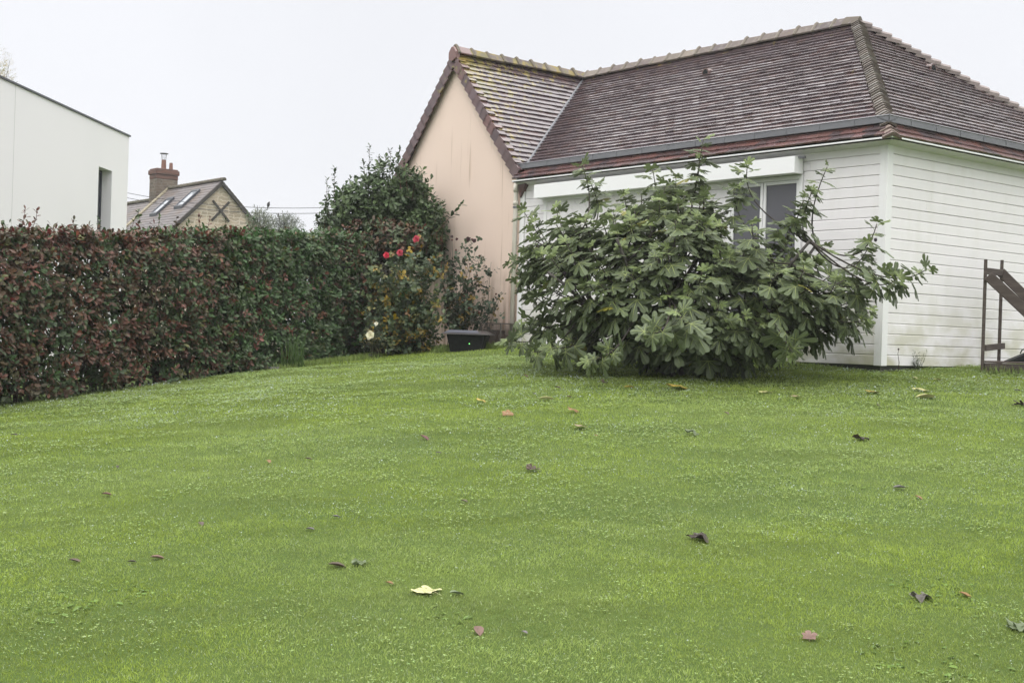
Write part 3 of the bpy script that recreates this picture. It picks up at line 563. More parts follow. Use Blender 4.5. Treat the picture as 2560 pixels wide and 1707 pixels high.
def hedge(name, la, lb, mode, label, dens=225, offs=0):
    th = .75; s = Soup(); Lg = lb - la
    def top(l): return np.interp(l, cum, stn[:, 2]) + (vnoise(l * 2.1, l * 0, 5) - .5) * .07
    def bot(l, dep): p = hedge_pt(l, dep, l * 0); return gz(p[:, 0], p[:, 1], False)
    for face, n in (('f', int(Lg * 2 * dens)), ('t', int(Lg * .75 * dens * 1.3)), ('b', int(Lg * 2 * dens * .35)), ('i', int(Lg * 2 * dens * 1.5)), ('e', int(.75 * 2 * dens) * 2)):
        l = rng.uniform(la, lb, n); tz = top(l)
        if face == 'f':
            dep = rng.exponential(.07, n) - .06; b = bot(l, dep); fr = rng.uniform(.02, 1, n); gap = vnoise(l * 2.3, fr * 6, 31)
            keep = (gap > .10 + .22 * (fr < .2)); z = b + (tz - b) * fr; ax = HN + np.array([0, 0, .25]); dep = dep + (fbm(l * 1.6, fr * 4, 13, 3) - .5) * .22 + .06 * (fr > .93)
        elif face == 't': dep = rng.uniform(-.02, th, n); z = tz - rng.exponential(.045, n) + .035 + (vnoise(l * 5, dep * 5, 2) - .5) * .10 + (rng.random(n) < .06) * rng.uniform(0, .09, n); ax = np.array([0, 0, 1.]) + HN * .1; keep = np.ones(n, bool)
        elif face == 'b': dep = th - rng.exponential(.1, n); b = bot(l, dep); z = b + (tz - b) * rng.uniform(.03, 1, n); ax = -HN + np.array([0, 0, .3]); keep = np.ones(n, bool)
        elif face == 'i': dep = rng.uniform(.1, .55, n); b = bot(l, dep); z = b + (tz - b) * rng.uniform(.03, .97, n); ax = np.array([0, 0, .5]) + HN * .6; keep = vnoise(l * 2.5, z * 5, 4) > .2
        else:
            l = np.where(rng.random(n) < .5, la, lb) + rng.normal(0, .05, n); tz = top(l); dep = rng.uniform(0, th, n); b = bot(l, dep); z = b + (tz - b) * rng.uniform(.02, .98, n); ax = np.array([0, 0, .5]) + np.sign(l - (la + lb) / 2)[:, None] * HD; keep = np.ones(n, bool)
        C = hedge_pt(l, dep, z)[keep]; l = l[keep]; dd = dep[keep]; m = len(C); A = nrm(np.broadcast_to(ax, (n, 3))[keep] + rdir(m) * .45)
        zr = C[:, 2]; nb = fbm(l * .9, zr * 1.5, 23, 3); q = rng.random(m)
        px = l - LH0
        redp = np.interp(px, [-5, 0, 2.6, 4.2, 6.0, 7.6, 9], [.78, .74, .56, .22, .10, .30, .48]) * (.45 + 1.1 * nb)
        if face in ('i', 'b'): redp = redp * .4
        isr = q < redp; cols = jit((.028, .062, .018), m, .35, .2)
        pal = np.array([(.23, .048, .045), (.13, .038, .03), (.21, .06, .055), (.11, .06, .03), (.23, .07, .045), (.085, .065, .025)])
        cols[isr] = (pal[rng.integers(0, 6, m)] * rng.uniform(.4, 1.05, (m, 1)))[isr]; gb_ = np.interp(px, [2.4, 4.4, 6.8, 7.6], [1.15, 1.75, 1.6, .9]); cols[~isr] = (cols * gb_[:, None] * np.array([1.1, 1.08, 1.0]))[~isr]
        yl = rng.random(m) < .03; cols[yl] = (.12, .12, .025)
        whorls(s, C, A, 7, .076, cols, open_=1.0, droop=.12)
    hE = empty(name, hedge_pt(np.array([(la + lb) / 2]), .35, np.array([0.]))[0] * [1, 1, 0] + [0, 0, float(bot(np.array([(la + lb) / 2]), .35)[0])], 0, label, 'hedge')
    o = s.build('foliage', M['leaf'], hE, offset=np.array(hE.location)); s = Soup()
    for l in np.arange(la + .2, lb, .32):
        p = hedge_pt(np.array([l + rng.normal(0, .05)]), .38 + rng.normal(0, .06), np.array([0.]))[0]; z0 = float(gz(p[0], p[1], False)); t_ = float(top(np.array([l]))[0])
        for k in range(5):
            e_ = np.array([rng.normal(0, .22), rng.normal(0, .22), 0]); pts = [np.array([p[0], p[1], z0 - .05]) + e_ * .1, np.array([p[0], p[1], z0 + (t_ - z0) * .45]) + e_ * .6, np.array([p[0], p[1], t_ - .08]) + e_]
            s.tube(pts, [.016, .011, .004], 5, 0, (1, 1, 1))
    s.build('stems', M['twig'], hE, offset=np.array(hE.location)); return hE
hr_ = hedge('photinia_hedge', 0, LSP, 'red', 'long clipped hedge with dark red and green leaves along the left edge of the lawn')
hg_ = hedge('laurel_hedge', LSP + .02, LT, 'green', 'greener clipped hedge section between the red hedge and the rose bushes', 225)
# a few unclipped shoots above the hedge
def shoot_plant(soup, tw, P, h, lean, col, n=5, ln=.07, tm=LF):
    P = np.asarray(P, float); T = P + np.array([lean[0], lean[1], h]); pts = [P - (T - P) * .6, P, (P + T) / 2 + rng.normal(0, .01, 3), T]; tw.tube(pts, [.005, .004, .003, .002], 4, 0, (.09, .045, .035) if tw is soup else (1.4, .8, .7))
    k = max(2, int(h / .045)); C = []; 
    for i in range(k):
        C.append(P + (T - P) * (.25 + .75 * i / k))
    C = np.array(C); whorls(soup, C, np.broadcast_to(T - P, (k, 3)) + rdir(k) * .1, 2, ln, jit(col, k, .2), tm, open_=1.0, droop=.1, spread=.003)
    whorls(soup, T[None], (T - P)[None], 4, ln * .8, jit(col, 1), tm, open_=.6, droop=0, spread=.003)
off = np.array(hr_.location)
for (px_, py_, h, col) in ((55, 565, .22, (.12, .03, .03)), (82, 562, .20, (.13, .035, .03)), (345, 560, .20, (.05, .08, .03)), (395, 560, .13, (.05, .09, .03)), (330, 562, .12, (.05, .09, .03)), (440, 566, .14, (.07, .05, .03)), (500, 560, .16, (.16, .05, .04)), (520, 562, .12, (.15, .05, .04)), (560, 566, .12, (.06, .09, .03)), (620, 566, .20, (.05, .09, .03)), (632, 570, .16, (.05, .10, .03)), (470, 566, .1, (.06, .09, .03)), (180, 564, .1, (.06, .05, .03)), (250, 564, .1, (.04, .07, .03))):
    Y = 14.9 + 4 * px_ / 675 + rng.uniform(.0, .4); s = Soup(); shoot_plant(s, s, at(px_, py_ + 6, Y), h, (rng.normal(0, .03), rng.normal(0, .03)), col); s.build('shoot', M['leaf'], hr_, offset=off)

# ------------------------------------------------------------------ tall shrub in the corner
def crown(soup, cen, rad, n, per, ln, colf, tm=LF, surf=.55, lobes=6, seed=1, zmin=None, up_=.5):
    r_ = np.random.default_rng(seed); D = rdir(n); 
    bump = np.ones(n)
    for _ in range(lobes): q = nrm(r_.normal(size=3)); bump += .22 * np.maximum(0, (D @ q)) ** 6 - .03
    t = surf + (1 - surf) * rng.random(n) ** .6; C = np.array(cen) + D * t[:, None] * bump[:, None] * np.array(rad)
    A = nrm(D + np.array([0, 0, up_]) + rdir(n) * .4)
    if zmin is not None: k = C[:, 2] > zmin; C, A, D, t = C[k], A[k], D[k], t[k]
    whorls(soup, C, A, per, ln, colf(len(C), C, t), tm)
    return C
GR = lambda n, C, t: jit((.032, .066, .024), n, .35, .15)
def mixc(*pl):
    cs = np.array([p[0] for p in pl]); ps = np.array([p[1] for p in pl]); ps = ps / ps.sum()
    return lambda n, C, t: cs[rng.choice(len(cs), n, p=ps)] * rng.uniform(.65, 1.3, (n, 1))
b0 = at(935, 880, 21.9); b0 = g3(b0[0], b0[1]); sE = empty('evergreen_shrub', b0, 0, 'tall dark green shrub rising above the hedge beside the beige gable', 'shrub')
s = Soup(); tw = Soup()
c = at(935, 545, 22.1); cU = np.array(c)
for (px_, py_, rx, rz, n) in ((900, 520, .65, .55, 330), (980, 480, .62, .60, 330), (850, 560, .45, .42, 170), (1050, 560, .42, .55, 260), (1075, 600, .3, .75, 240), (1040, 480, .3, .4, 90), (1000, 620, .62, .6, 260), (900, 640, .6, .6, 220)):
    crown(s, at(px_, py_, 22.1), (rx, .55, rz), n, 7, .10, mixc(((.075, .13, .045), 5), ((.11, .17, .06), 3), ((.045, .085, .03), 3)), seed=int(px_), surf=.35)
crown(s, at(960, 590, 21.7), (.95, .5, .33), 230, 7, .09, mixc(((.05, .075, .03), 4), ((.15, .05, .035), 3), ((.09, .04, .03), 2), ((.2, .09, .05), 1)), seed=3)
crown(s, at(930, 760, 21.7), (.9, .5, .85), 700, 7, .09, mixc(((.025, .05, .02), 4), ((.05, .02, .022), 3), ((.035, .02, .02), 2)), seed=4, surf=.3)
for (px_, y0, y1) in ((921, 470, 368), (914, 470, 400), (972, 450, 376), (988, 450, 366), (944, 460, 390), (835, 520, 425), (822, 540, 450), (1015, 450, 408), (1035, 470, 420), (870, 500, 445), (1050, 500, 445), (1000, 450, 395), (955, 460, 410), (890, 500, 440), (800, 590, 540), (812, 560, 500), (1062, 540, 470)):
    P = at(px_, y0, 22.0 + rng.uniform(-.3, .2)); T = at(px_ + rng.normal(0, 5), y1, 22.0); shoot_plant(s, tw, P, T[2] - P[2], (T[0] - P[0], 0), (.045, .075, .03), ln=.08)
P = at(1105, 620, 21.6); shoot_plant(s, tw, P, .75, (.0, 0), (.05, .09, .03), ln=.09); shoot_plant(s, tw, at(1110, 560, 21.5), .35, (.28, 0), (.04, .08, .03), ln=.11); shoot_plant(s, tw, at(1075, 600, 21.6), .4, (.1, 0), (.04, .07, .03), ln=.09)
for i in range(16):
    T = at(rng.uniform(830, 1060), rng.uniform(480, 640), 22.1 + rng.normal(0, .25)); B = b0 + np.array([rng.normal(0, .25), rng.normal(0, .12), -.05]); tw.tube([B, B + (T - B) * np.array([.25, .25, .5]), T], [.028, .018, .006], 5)
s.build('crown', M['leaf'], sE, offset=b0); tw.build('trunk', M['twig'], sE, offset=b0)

# ------------------------------------------------------------------ roses
def rose_flower(parent, P, r, col, off, face=(-.3, -1, .3)):
    s = Soup(); f = np.array(face) / np.linalg.norm(face)
    for ring, (k, op, rr) in enumerate(((5, 1.25, 1.0), (5, .85, .85), (4, .5, .7), (3, .2, .5))):
        for i in range(k):
            a = 2 * PI * i / k + ring * .6; u = up(np.cross(f, (0, 0, 1))); v = np.cross(u, f); d = u * math.cos(a) + v * math.sin(a)
            D = (d * math.sin(op) + f * math.cos(op))[None]; X, Y, Z = frames(D, (f - d * .6)[None]); s.inst(LF2, (P + rng.normal(0, .003, 3))[None], X, Y, Z, np.array([[r * rr * 1.5, r * rr, r * rr]]), jit(col, 1, .12, .04))
    return s.build('rose_flower', M['petal'], parent, offset=off)
def rose_bush(name, base, canes, label, colf, n_per=12, ln=.055, flowers=(), spread=.16, hips=0, per=5, thick=.006):
    base = np.asarray(base, float); E_ = empty(name, base, 0, label, 'rose bush'); s = Soup(); tw = Soup()
    for T in canes:
        T = np.asarray(T, float); B = base + np.array([rng.normal(0, .10), rng.normal(0, .06), -.03]); m = (B + T) / 2 + np.array([rng.normal(0, .05), rng.normal(0, .05), .12 * np.linalg.norm(T - B) * .3])
        t = np.linspace(0, 1, 9)[:, None]; pts = (1 - t) ** 2 * B + 2 * t * (1 - t) * m + t * t * T; tw.tube(pts, np.linspace(thick, .0022, 9), 5, 0, (1.0, 1.5, .8))
        k = n_per; tt = rng.uniform(.22, 1.0, k)[:, None] ** .8; C = (1 - tt) ** 2 * B + 2 * tt * (1 - tt) * m + tt * tt * T + rng.normal(0, spread, (k, 3)) * np.array([1, .7, .6])
        whorls(s, C, rdir(k) * .8 + np.array([0, -.5, .6]), per, ln, colf(k, C, tt[:, 0]), LF2, open_=1.2, droop=.2, spread=.012)
        if hips and rng.random() < hips:
            q = ico(T, .016); tw.raw(q[0], q[1], 0, (1.6, .6, .5))
    s.build('foliage', M['leaf'], E_, offset=base); tw.build('canes', M['twig'], E_, offset=base)
    for (P, r, c) in flowers: rose_flower(E_, np.asarray(P), r, c, base)
    return E_
def ico(c, r, sq=(1, 1, 1)):
    bm = bmesh.new(); bmesh.ops.create_icosphere(bm, subdivisions=2, radius=1); V = np.array([v.co[:] for v in bm.verts]) * r * np.array(sq) + np.asarray(c); F = [tuple(v.index for v in f.verts) for f in bm.faces]; bm.free(); return V, F
def gp_(px_, py_, Y): p = at(px_, py_, Y); return g3(p[0], p[1])
cn = [at(rng.uniform(915, 1100), rng.uniform(640, 840), 20.6 + rng.normal(0, .3)) for _ in range(54)] + [at(1041, 605, 20.5), at(1000, 640, 20.4), at(966, 645, 20.4), at(1055, 620, 20.6), at(1070, 650, 20.6), at(1030, 650, 20.4)]
yel = mixc(((.05, .09, .04), 9), ((.075, .11, .035), 5), ((.38, .25, .02), 2.6), ((.16, .15, .03), 1.8), ((.20, .09, .03), .8))
rose_bush('rose_bush', gp_(1010, 880, 20.6), cn, 'bushy rose with yellowing leaves and pink blooms in front of the dark shrub', yel, 24, .068,
    flowers=[(at(1041, 598, 20.3), .062, (.46, .06, .09)), (at(1000, 632, 20.2), .06, (.48, .07, .10)), (at(966, 638, 20.2), .055, (.55, .04, .07)), (at(1048, 592, 20.4), .04, (.42, .30, .12))])
cn = [at(rng.uniform(905, 960), rng.uniform(790, 850), 19.9 + rng.normal(0, .1)) for _ in range(8)] + [at(926, 840, 19.8), at(940, 812, 19.85)]
rose_bush('rose_bush', gp_(935, 884, 19.9), cn, 'small low rose with a cream bloom at the foot of the hedge', mixc(((.035, .055, .03), 5), ((.14, .12, .03), 1)), 5, .045,
    flowers=[(at(926, 838, 19.7), .075, (.85, .80, .60)), (at(941, 809, 19.8), .035, (.85, .82, .68))], spread=.10)
cn = [at(1130, 600, 21.1), at(1140, 625, 21.1), at(1165, 598, 21.1), at(1180, 598, 21.0), at(1190, 620, 21.0), at(1200, 640, 21.0), at(1175, 660, 20.9), at(1120, 650, 21.1), at(1150, 680, 21.0), at(1110, 720, 20.9), at(1160, 740, 20.8), at(1195, 690, 21.), at(1125, 700, 21.)] + [at(rng.uniform(1105, 1200), rng.uniform(620, 800), 21. + rng.normal(0, .12)) for _ in range(16)]
rose_bush('rose_bush', gp_(1150, 862, 21.1), cn, 'tall leggy rose with bare canes and dried blooms against the beige gable', mixc(((.05, .085, .045), 9), ((.06, .04, .032), 2), ((.28, .17, .03), .8)), 14, .06, spread=.07, hips=.6, flowers=[(at(1170, 598, 21.0), .04, (.06, .03, .03)), (at(1186, 602, 21.0), .04, (.07, .03, .03)), (at(1130, 592, 21.0), .03, (.06, .03, .03)), (at(1142, 598, 21.0), .025, (.08, .03, .03))])
cn = [at(1228, 655, 20.9), at(1222, 690, 20.9), at(1255, 730, 20.7), at(1240, 735, 20.8), at(1215, 720, 20.8), at(1210, 760, 20.8), at(1230, 770, 20.8), at(1200, 750, 20.8), at(1250, 745, 20.7)]
rose_bush('rose_bush', gp_(1195, 866, 20.9), cn, 'thin arching rose spray leaning right across the stained gable corner', mixc(((.03, .055, .035), 8), ((.28, .17, .03), 1)), 7, .058, spread=.06, hips=.6)

# ------------------------------------------------------------------ fig tree
FC = np.array([1.95, 14.9]); fb = g3(FC[0] + .05, FC[1]); fE = empty('fig_tree', fb, 0, 'broad bushy fig tree with large lobed leaves in front of the white cladding', 'fig tree')
tips = []   # (tip, axis)
def TP(px_, py_, Y): return at(px_, py_, Y)
hero = [(1758, 352, 15.6, (1735, 470)), (1752, 400, 15.6, (1735, 480)), (1455, 415, 15.9, (1500, 500)), (1475, 455, 15.9, (1530, 540)), (1632, 425, 15.7, (1650, 500)), (1690, 440, 15.4, (1690, 520)), (1868, 420, 15.3, (1850, 500)), (1835, 470, 15.2, (1830, 560)), (2068, 418, 14.7, (2010, 520)), (2030, 480, 14.7, (1980, 570)), (2010, 500, 14.7, (1960, 580)),
    (2192, 560, 14.2, (2160, 660)), (2170, 620, 14.2, (2120, 700)), (2318, 672, 13.9, (2230, 715)), (2240, 700, 13.9, (2180, 720)), (2200, 690, 14.0, (2120, 730)), (1310, 530, 16.3, (1380, 620)), (1390, 525, 16.1, (1430, 620)), (1340, 560, 16.2, (1400, 640)), (1278, 655, 16.1, (1360, 650)), (1300, 700, 16.0, (1380, 690)), (1450, 560, 15.6, (1480, 640)), (1560, 490, 15.6, (1590, 560)), (1600, 520, 15.5, (1620, 600)),
    (1275, 850, 15.3, (1350, 850)), (1310, 800, 15.4, (1390, 820)), (1385, 870, 14.6, (1450, 850)), (1330, 880, 14.8, (1400, 860)), (1930, 640, 14.2, (1960, 720)), (2090, 700, 13.8, (2060, 780)), (2010, 660, 13.7, (1990, 760)), (2160, 800, 13.9, (2080, 800)), (1980, 880, 13.3, (1960, 820)), (1480, 900, 13.7, (1560, 860)), (1620, 830, 13.2, (1680, 820)), (1700, 780, 13.2, (1730, 820)), (1880, 560, 14.0, (1880, 640))]
for a in hero:
    T = TP(a[0], a[1], a[2]); Bq = TP(a[3][0], a[3][1], a[2] + .15 if a[2] < 15.6 else a[2]); tips.append((T, nrm((T - Bq)[None])[0], Bq, 1))
poly = [(1290, 640), (1335, 540), (1400, 530), (1480, 540), (1545, 500), (1640, 470), (1690, 450), (1760, 480), (1830, 560), (1900, 560), (1950, 590), (2020, 610), (2080, 650), (2150, 710), (2185, 750), (2180, 800), (2110, 835), (2040, 835), (1960, 880), (1850, 925), (1700, 930), (1560, 915), (1480, 890), (1380, 865), (1310, 850), (1330, 770), (1310, 700)]
pp = np.array(poly, float)
def inside(x, y):
    c = False; n = len(pp)
    for i in range(n):
        x0, y0 = pp[i]; x1, y1 = pp[i - 1]
        if (y0 > y) != (y1 > y) and x < (x1 - x0) * (y - y0) / (y1 - y0) + x0: c = not c
    return c
def edged(x, y):
    d = 1e9
    for i in range(len(pp)):
        a, b = pp[i - 1], pp[i]; t = np.clip(np.dot([x - a[0], y - a[1]], b - a) / np.dot(b - a, b - a), 0, 1); d = min(d, np.hypot(*(a + t * (b - a) - [x, y])))
    return d
cnt = 0
while cnt < 222:
    x, y = rng.uniform(1270, 2200), rng.uniform(440, 930)
    if not inside(x, y): continue
    e_ = min(1, edged(x, y) / 190); th = math.sqrt(1 - (1 - e_) ** 2); front = rng.random() < .72
    dY = -th * rng.uniform(.55, 1.05) * 1.5 if front else th * rng.uniform(.2, .9) * 1.1
    Yc = 15.7 - (x - 1290) / 900 * 1.2 + .25; T = at(x, y, Yc + dY); zg = float(gz(T[0], T[1], False))
    if T[2] < zg + .12: continue
    ctr = np.array([FC[0], FC[1], zg + .5]); A = nrm((T - ctr)[None])[0] + np.array([0, 0, .55]); A = nrm(A[None])[0]
    tips.append((T, A, None, 0)); cnt += 1
for (x_, y_, Y_) in ((1965, 610, 14.6), (2000, 640, 14.4), (2040, 655, 14.3), (2075, 690, 14.1), (2110, 700, 14.0), (1985, 560, 14.7), (2060, 620, 14.4), (1940, 600, 14.8)):
    T = at(x_, y_, Y_); tips.append((T, nrm((T - (fb + [0, 0, .5]))[None] * .7 + [0, 0, .5])[0], None, 0))
fleaf = Soup(); fbark = Soup(); FT = [fig_tm(i) for i in range(7)]
# main limbs
limbs = []
for i in range(11):
    a = 2 * PI * i / 11 + rng.normal(0, .15); r_ = rng.uniform(1.0, 1.5); B = fb + np.array([math.cos(a) * .18, math.sin(a) * .14, -.05]); T = fb + np.array([math.cos(a) * r_ * 1.15, math.sin(a) * r_ * .75, rng.uniform(.7, 1.6)])
    m = B + np.array([math.cos(a) * .45, math.sin(a) * .35, .35]); t = np.linspace(0, 1, 10)[:, None]; pts = (1 - t) ** 2 * B + 2 * t * (1 - t) * m + t * t * T + rng.normal(0, .015, (10, 3))
    limbs.append(pts); fbark.tube(pts, np.linspace(.038, .016, 10), 7)
LP = np.concatenate([l[3:] for l in limbs])
fP, fX, fY, fZ, fS, fC, fK = [], [], [], [], [], [], []; fruits = []
for T, A, Bq, hr0 in tips:
    if Bq is not None:
        d = np.linalg.norm(LP - Bq, axis=1); J = LP[d.argmin()]; tq = np.linspace(0, 1, 13)[:, None]; cc_ = Bq + np.array([0, 0, -.12]); pts = (1 - tq) ** 2 * J + 2 * tq * (1 - tq) * cc_ + tq * tq * T; fbark.tube(pts, np.linspace(.011, .005, 13), 6, 0, (.8, .75, .7)); L0 = min(.55, np.linalg.norm(T - Bq)); nl = 12
    else:
        d = np.linalg.norm(LP - (T - A * .5), axis=1); J = LP[d.argmin()]; m = T - A * .35; t = np.linspace(0, 1, 8)[:, None]; pts = (1 - t) ** 2 * J + 2 * t * (1 - t) * m + t * t * T; fbark.tube(pts, np.linspace(.012, .006, 8), 5, 0, (.9, .85, .8)); L0 = .26; nl = 9
    ref = np.array([0, 0, 1.]) if abs(A[2]) < .95 else np.array([1., 0, 0]); u = nrm(np.cross(A, ref)[None])[0]; v = np.cross(A, u); ph0 = rng.uniform(0, 6.28)
    for i in range(nl):
        k = i / (nl - 1); P = T - A * L0 * k ** 1.15; ph = ph0 + i * 2.4 + rng.normal(0, .2); rd = math.cos(ph) * u + math.sin(ph) * v
        opn = .35 + 1.0 * min(1, k * 1.6); D = rd * math.sin(opn + .15) + A * math.cos(opn + .15) + np.array([0, 0, -.25 - .35 * k]); D = D / np.linalg.norm(D)
        Nn = A * .9 + np.array([0, 0, .55]) - rd * .1 + rng.normal(0, .18, 3); sz = rng.uniform(.11, .215) * (.62 + .5 * min(1, k * 2.2)); pl = sz * .42
        if P[2] + D[2] * sz * 1.3 < float(gz(P[0], P[1], False)) + .01: D[2] += .5; D = D / np.linalg.norm(D)
        x, y, z = frames(D[None], Nn[None]); fP.append(P + y[0] * pl); fX.append(x[0]); fY.append(y[0]); fZ.append(z[0]); fS.append((sz * rng.uniform(.8, 1.1), sz, sz)); fK.append(rng.integers(0, 7))
        c = np.array((.090, .118, .056)) * rng.uniform(.75, 1.25); 
        if i < 2: c = np.array((.13, .175, .06)) * rng.uniform(.8, 1.2)
        if rng.random() < .012: c = np.array((.20, .19, .03))
        fC.append(c)
    if rng.random() < .55 and len(fruits) < 95: fruits.append((T - A * rng.uniform(.05, .22) + rng.normal(0, .015, 3) + rd * .02, rng.random()))
fP, fX, fY, fZ, fS, fC, fK = map(np.array, (fP, fX, fY, fZ, fS, fC, fK))
for k in range(7):
    m = fK == k; fleaf.inst(FT[k], fP[m], fX[m], fY[m], fZ[m], fS[m], fC[m])
fleaf.build('crown', [M['figleaf'], M['vein']], fE, offset=fb); fbark.build('branches', M['bark'], fE, offset=fb, smooth=True)
for P, q in fruits:
    r_ = .015 + .007 * rng.random(); V, F = ico((0, 0, 0), r_, (1, 1, 1.2)); top_ = V[:, 2] > r_ * .9; V[top_, :2] *= .6; s = Soup(); s.raw(V + P, F, 0, (.03, .018, .03) if q < .22 else (.055, .08, .025)); s.build('fig_fruit', M['fruit'], fE, True, offset=fb)

# ------------------------------------------------------------------ robot mower shelter
bx = gp_(1170, 884, 20.1); bE = empty('mower_shelter', bx, R(-6), 'black plastic mower shelter with sloping lid beside the beige gable', 'mower shelter')
def frus(s, z0, a0, b0_, z1, a1, b1_, mi=0, sh=0):
    V = [(-a0, -b0_, z0), (a0, -b0_, z0), (a0, b0_, z0), (-a0, b0_, z0), (-a1 + sh, -b1_, z1), (a1 + sh, -b1_, z1), (a1 + sh, b1_, z1), (-a1 + sh, b1_, z1)]
    s.raw(V, [(0, 3, 2, 1), (4, 5, 6, 7), (0, 1, 5, 4), (1, 2, 6, 5), (2, 3, 7, 6), (3, 0, 4, 7)], mi)
s = Soup(); frus(s, -.03, .24, .25, .235, .30, .30); bevel(s.build('body', M['black'], bE), .012)
s = Soup(); frus(s, .236, .365, .35, .25, .365, .35); frus(s, .2505, .36, .345, .30, .27, .16); lid = bevel(s.build('lid', M['lidgrey'], bE), .006)
s = Soup(); s.raw([(-.33, -.328, .2625), (.20, -.328, .2625), (.16, -.19, .3025), (-.27, -.19, .3025), (-.33, -.328, .266), (.20, -.328, .266), (.16, -.19, .3045), (-.27, -.19, .3045)], [(0, 3, 2, 1), (4, 5, 6, 7), (0, 1, 5, 4), (1, 2, 6, 5), (2, 3, 7, 6), (3, 0, 4, 7)]); s.build('lid_panel', M['panel'], lid)
s = Soup(); q = -.17
for i in range(9): ww = random.choice((.014, .02, .024)); s.box((q, -.163, .3005), (q + ww, -.150, .3035)); q += ww + .007
s.build('lettering', M['lettering'], lid)
s = Soup(); V, F = ico((.055, -.278, .10), .006); s.raw(V, F); s.build('indicator_light', M['led'], bE)
# wire mesh pen at the gable foot
cx = onmain(1246, 868, (np.array([0, 1., 0]), (0, -.25, 0))); Rl = Matrix.Rotation(-(PI / 2 - TH), 3, 'Z')
def loc2w(p): q = Rl @ Vector(p); return np.array([q.x + 4.345, q.y + 15.4, q.z + EZ])
W0 = loc2w((cx[0], -.30, 0)); W0 = g3(W0[0], W0[1]); cE = empty('wire_pen', W0, -(PI / 2 - TH), 'dark rusty wire mesh pen at the foot of the gable near the down pipe', 'wire pen')
s = Soup(); hh = .36
for x in np.arange(-.26, .27, .026): s.box((x, -.12, 0), (x + .004, -.116, hh))
for z in np.arange(0, hh + .01, .026): s.box((-.26, -.1235, z), (.264, -.1205, z + .004))
for y in np.arange(-.12, .2, .03): s.box((.262, y, 0), (.266, y + .004, hh))
s.box((-.27, -.13, hh), (.27, .22, hh + .015)); s.box((-.27, -.13, -.05), (-.25, -.11, hh)); s.box((.25, -.13, -.05), (.27, -.11, hh)); s.build('mesh', M['wire'], cE)
s = Soup(); s.box((-.22, .0, -.05), (.0, .18, .26)); s.box((.01, .02, -.05), (.2, .16, .2)); bevel(s.build('inner_box', M['brick'], cE), .01)

# ------------------------------------------------------------------ timber frame at the right
tb = at(2455, 940, 15.85); tb = g3(tb[0], tb[1]); F1 = tb; F2x = at(2497, 900, 16.35)[:2]; dr = F2x - F1[:2]
tE = empty('timber_frame', tb, 0, 'weathered brown timber frame with thin posts and sloping braces by the right wall', 'timber frame')
ztop = at(2455, 648, 15.85)[2] - tb[2]; ztop2 = at(2497, 650, 16.35)[2] - tb[2]
wv_ = np.array([.985, -.17])
def plank(name, A, B, wd_, th_, nrm_, tint=(1, 1, 1), parent=None):
    A, B = np.asarray(A, float), np.asarray(B, float); d = up(B - A); n_ = np.asarray(nrm_, float); n_ = up(n_ - d * np.dot(n_, d)); u_ = np.cross(d, n_); s = Soup()
    pr = [(-wd_ / 2, -th_ / 2), (wd_ / 2, -th_ / 2), (wd_ / 2, th_ / 2), (-wd_ / 2, th_ / 2)]; loft(s, A, B, u_, n_, pr, pr, 0, tint); return bevel(s.build(name, M['timber'], parent or tE), .003)
D2 = np.array([dr[0], dr[1], 0]); W2 = np.array([wv_[0], wv_[1], 0])
plank('post', (0, 0, -.1), (0, 0, ztop), .036, .036, W2); plank('post', D2 + (0, 0, -.1), D2 + (0, 0, ztop2), .036, .036, W2)
FR = up(np.cross(W2, (0, 0, 1))); zb = ztop - .10
plank('crosspiece', (.0, .02, ztop - .14), D2 + (.06, .04, ztop2 - .16), .08, .03, (1, -.8, 0)); plank('crosspiece', (.03, .0, .30), D2 + (.06, 0, .335), .075, .028, (1, -.8, 0))
plank('sloping_brace', FR * .034 + (.0, 0, ztop - .20) + W2 * .025, FR * .034 + W2 * 1.05 + (0, 0, .22), .125, .032, FR)
plank('sloping_brace', D2 + FR * .034 + (0, 0, ztop2 - .15) - W2 * .02, D2 + FR * .034 + W2 * 1.1 + (0, 0, .15), .115, .032, FR)
for k in range(5):
    o_ = D2 * (k / 4.4 + .03) + np.array([0, 0, .135]); plank('base_slat', o_ + W2 * .02, o_ + W2 * 1.7, .085, .022, (0, 0, 1), (1.3, 1.3, 1.3))
plank('base_beam', FR * .03 + W2 * .02 + (0, 0, .06), FR * .03 + W2 * 1.7 + (0, 0, .06), .12, .03, FR, (.7, .7, .7)); plank('base_beam', (.03, .0, .06), D2 + (.03, 0, .06), .12, .03, W2, (.6, .6, .6))
plank('post', W2 * 1.7 + (0, 0, -.1), W2 * 1.7 + (0, 0, .4), .036, .036, W2)
# black folding barrow lid lying on the planks
bq = at(2520, 905, 16.1); q0 = np.array([bq[0], bq[1], tb[2] + .147]); kE = empty('black_tray', q0, R(-8), 'black plastic tray with raised handle lying on the timber base', 'plastic tray')
s = Soup(); s.prism([(-.03, 0), (.62, 0), (.62, .24), (.25, .13)], -.12, .12, 1); bevel(s.build('tray_body', M['black'], kE), .01)
s = Soup(); s.tube([(.11, -.13, .10), (.13, -.13, .145), (.3, -.13, .20), (.6, -.13, .31)], .008, 8); s.build('handle', M['black'], kE, True)

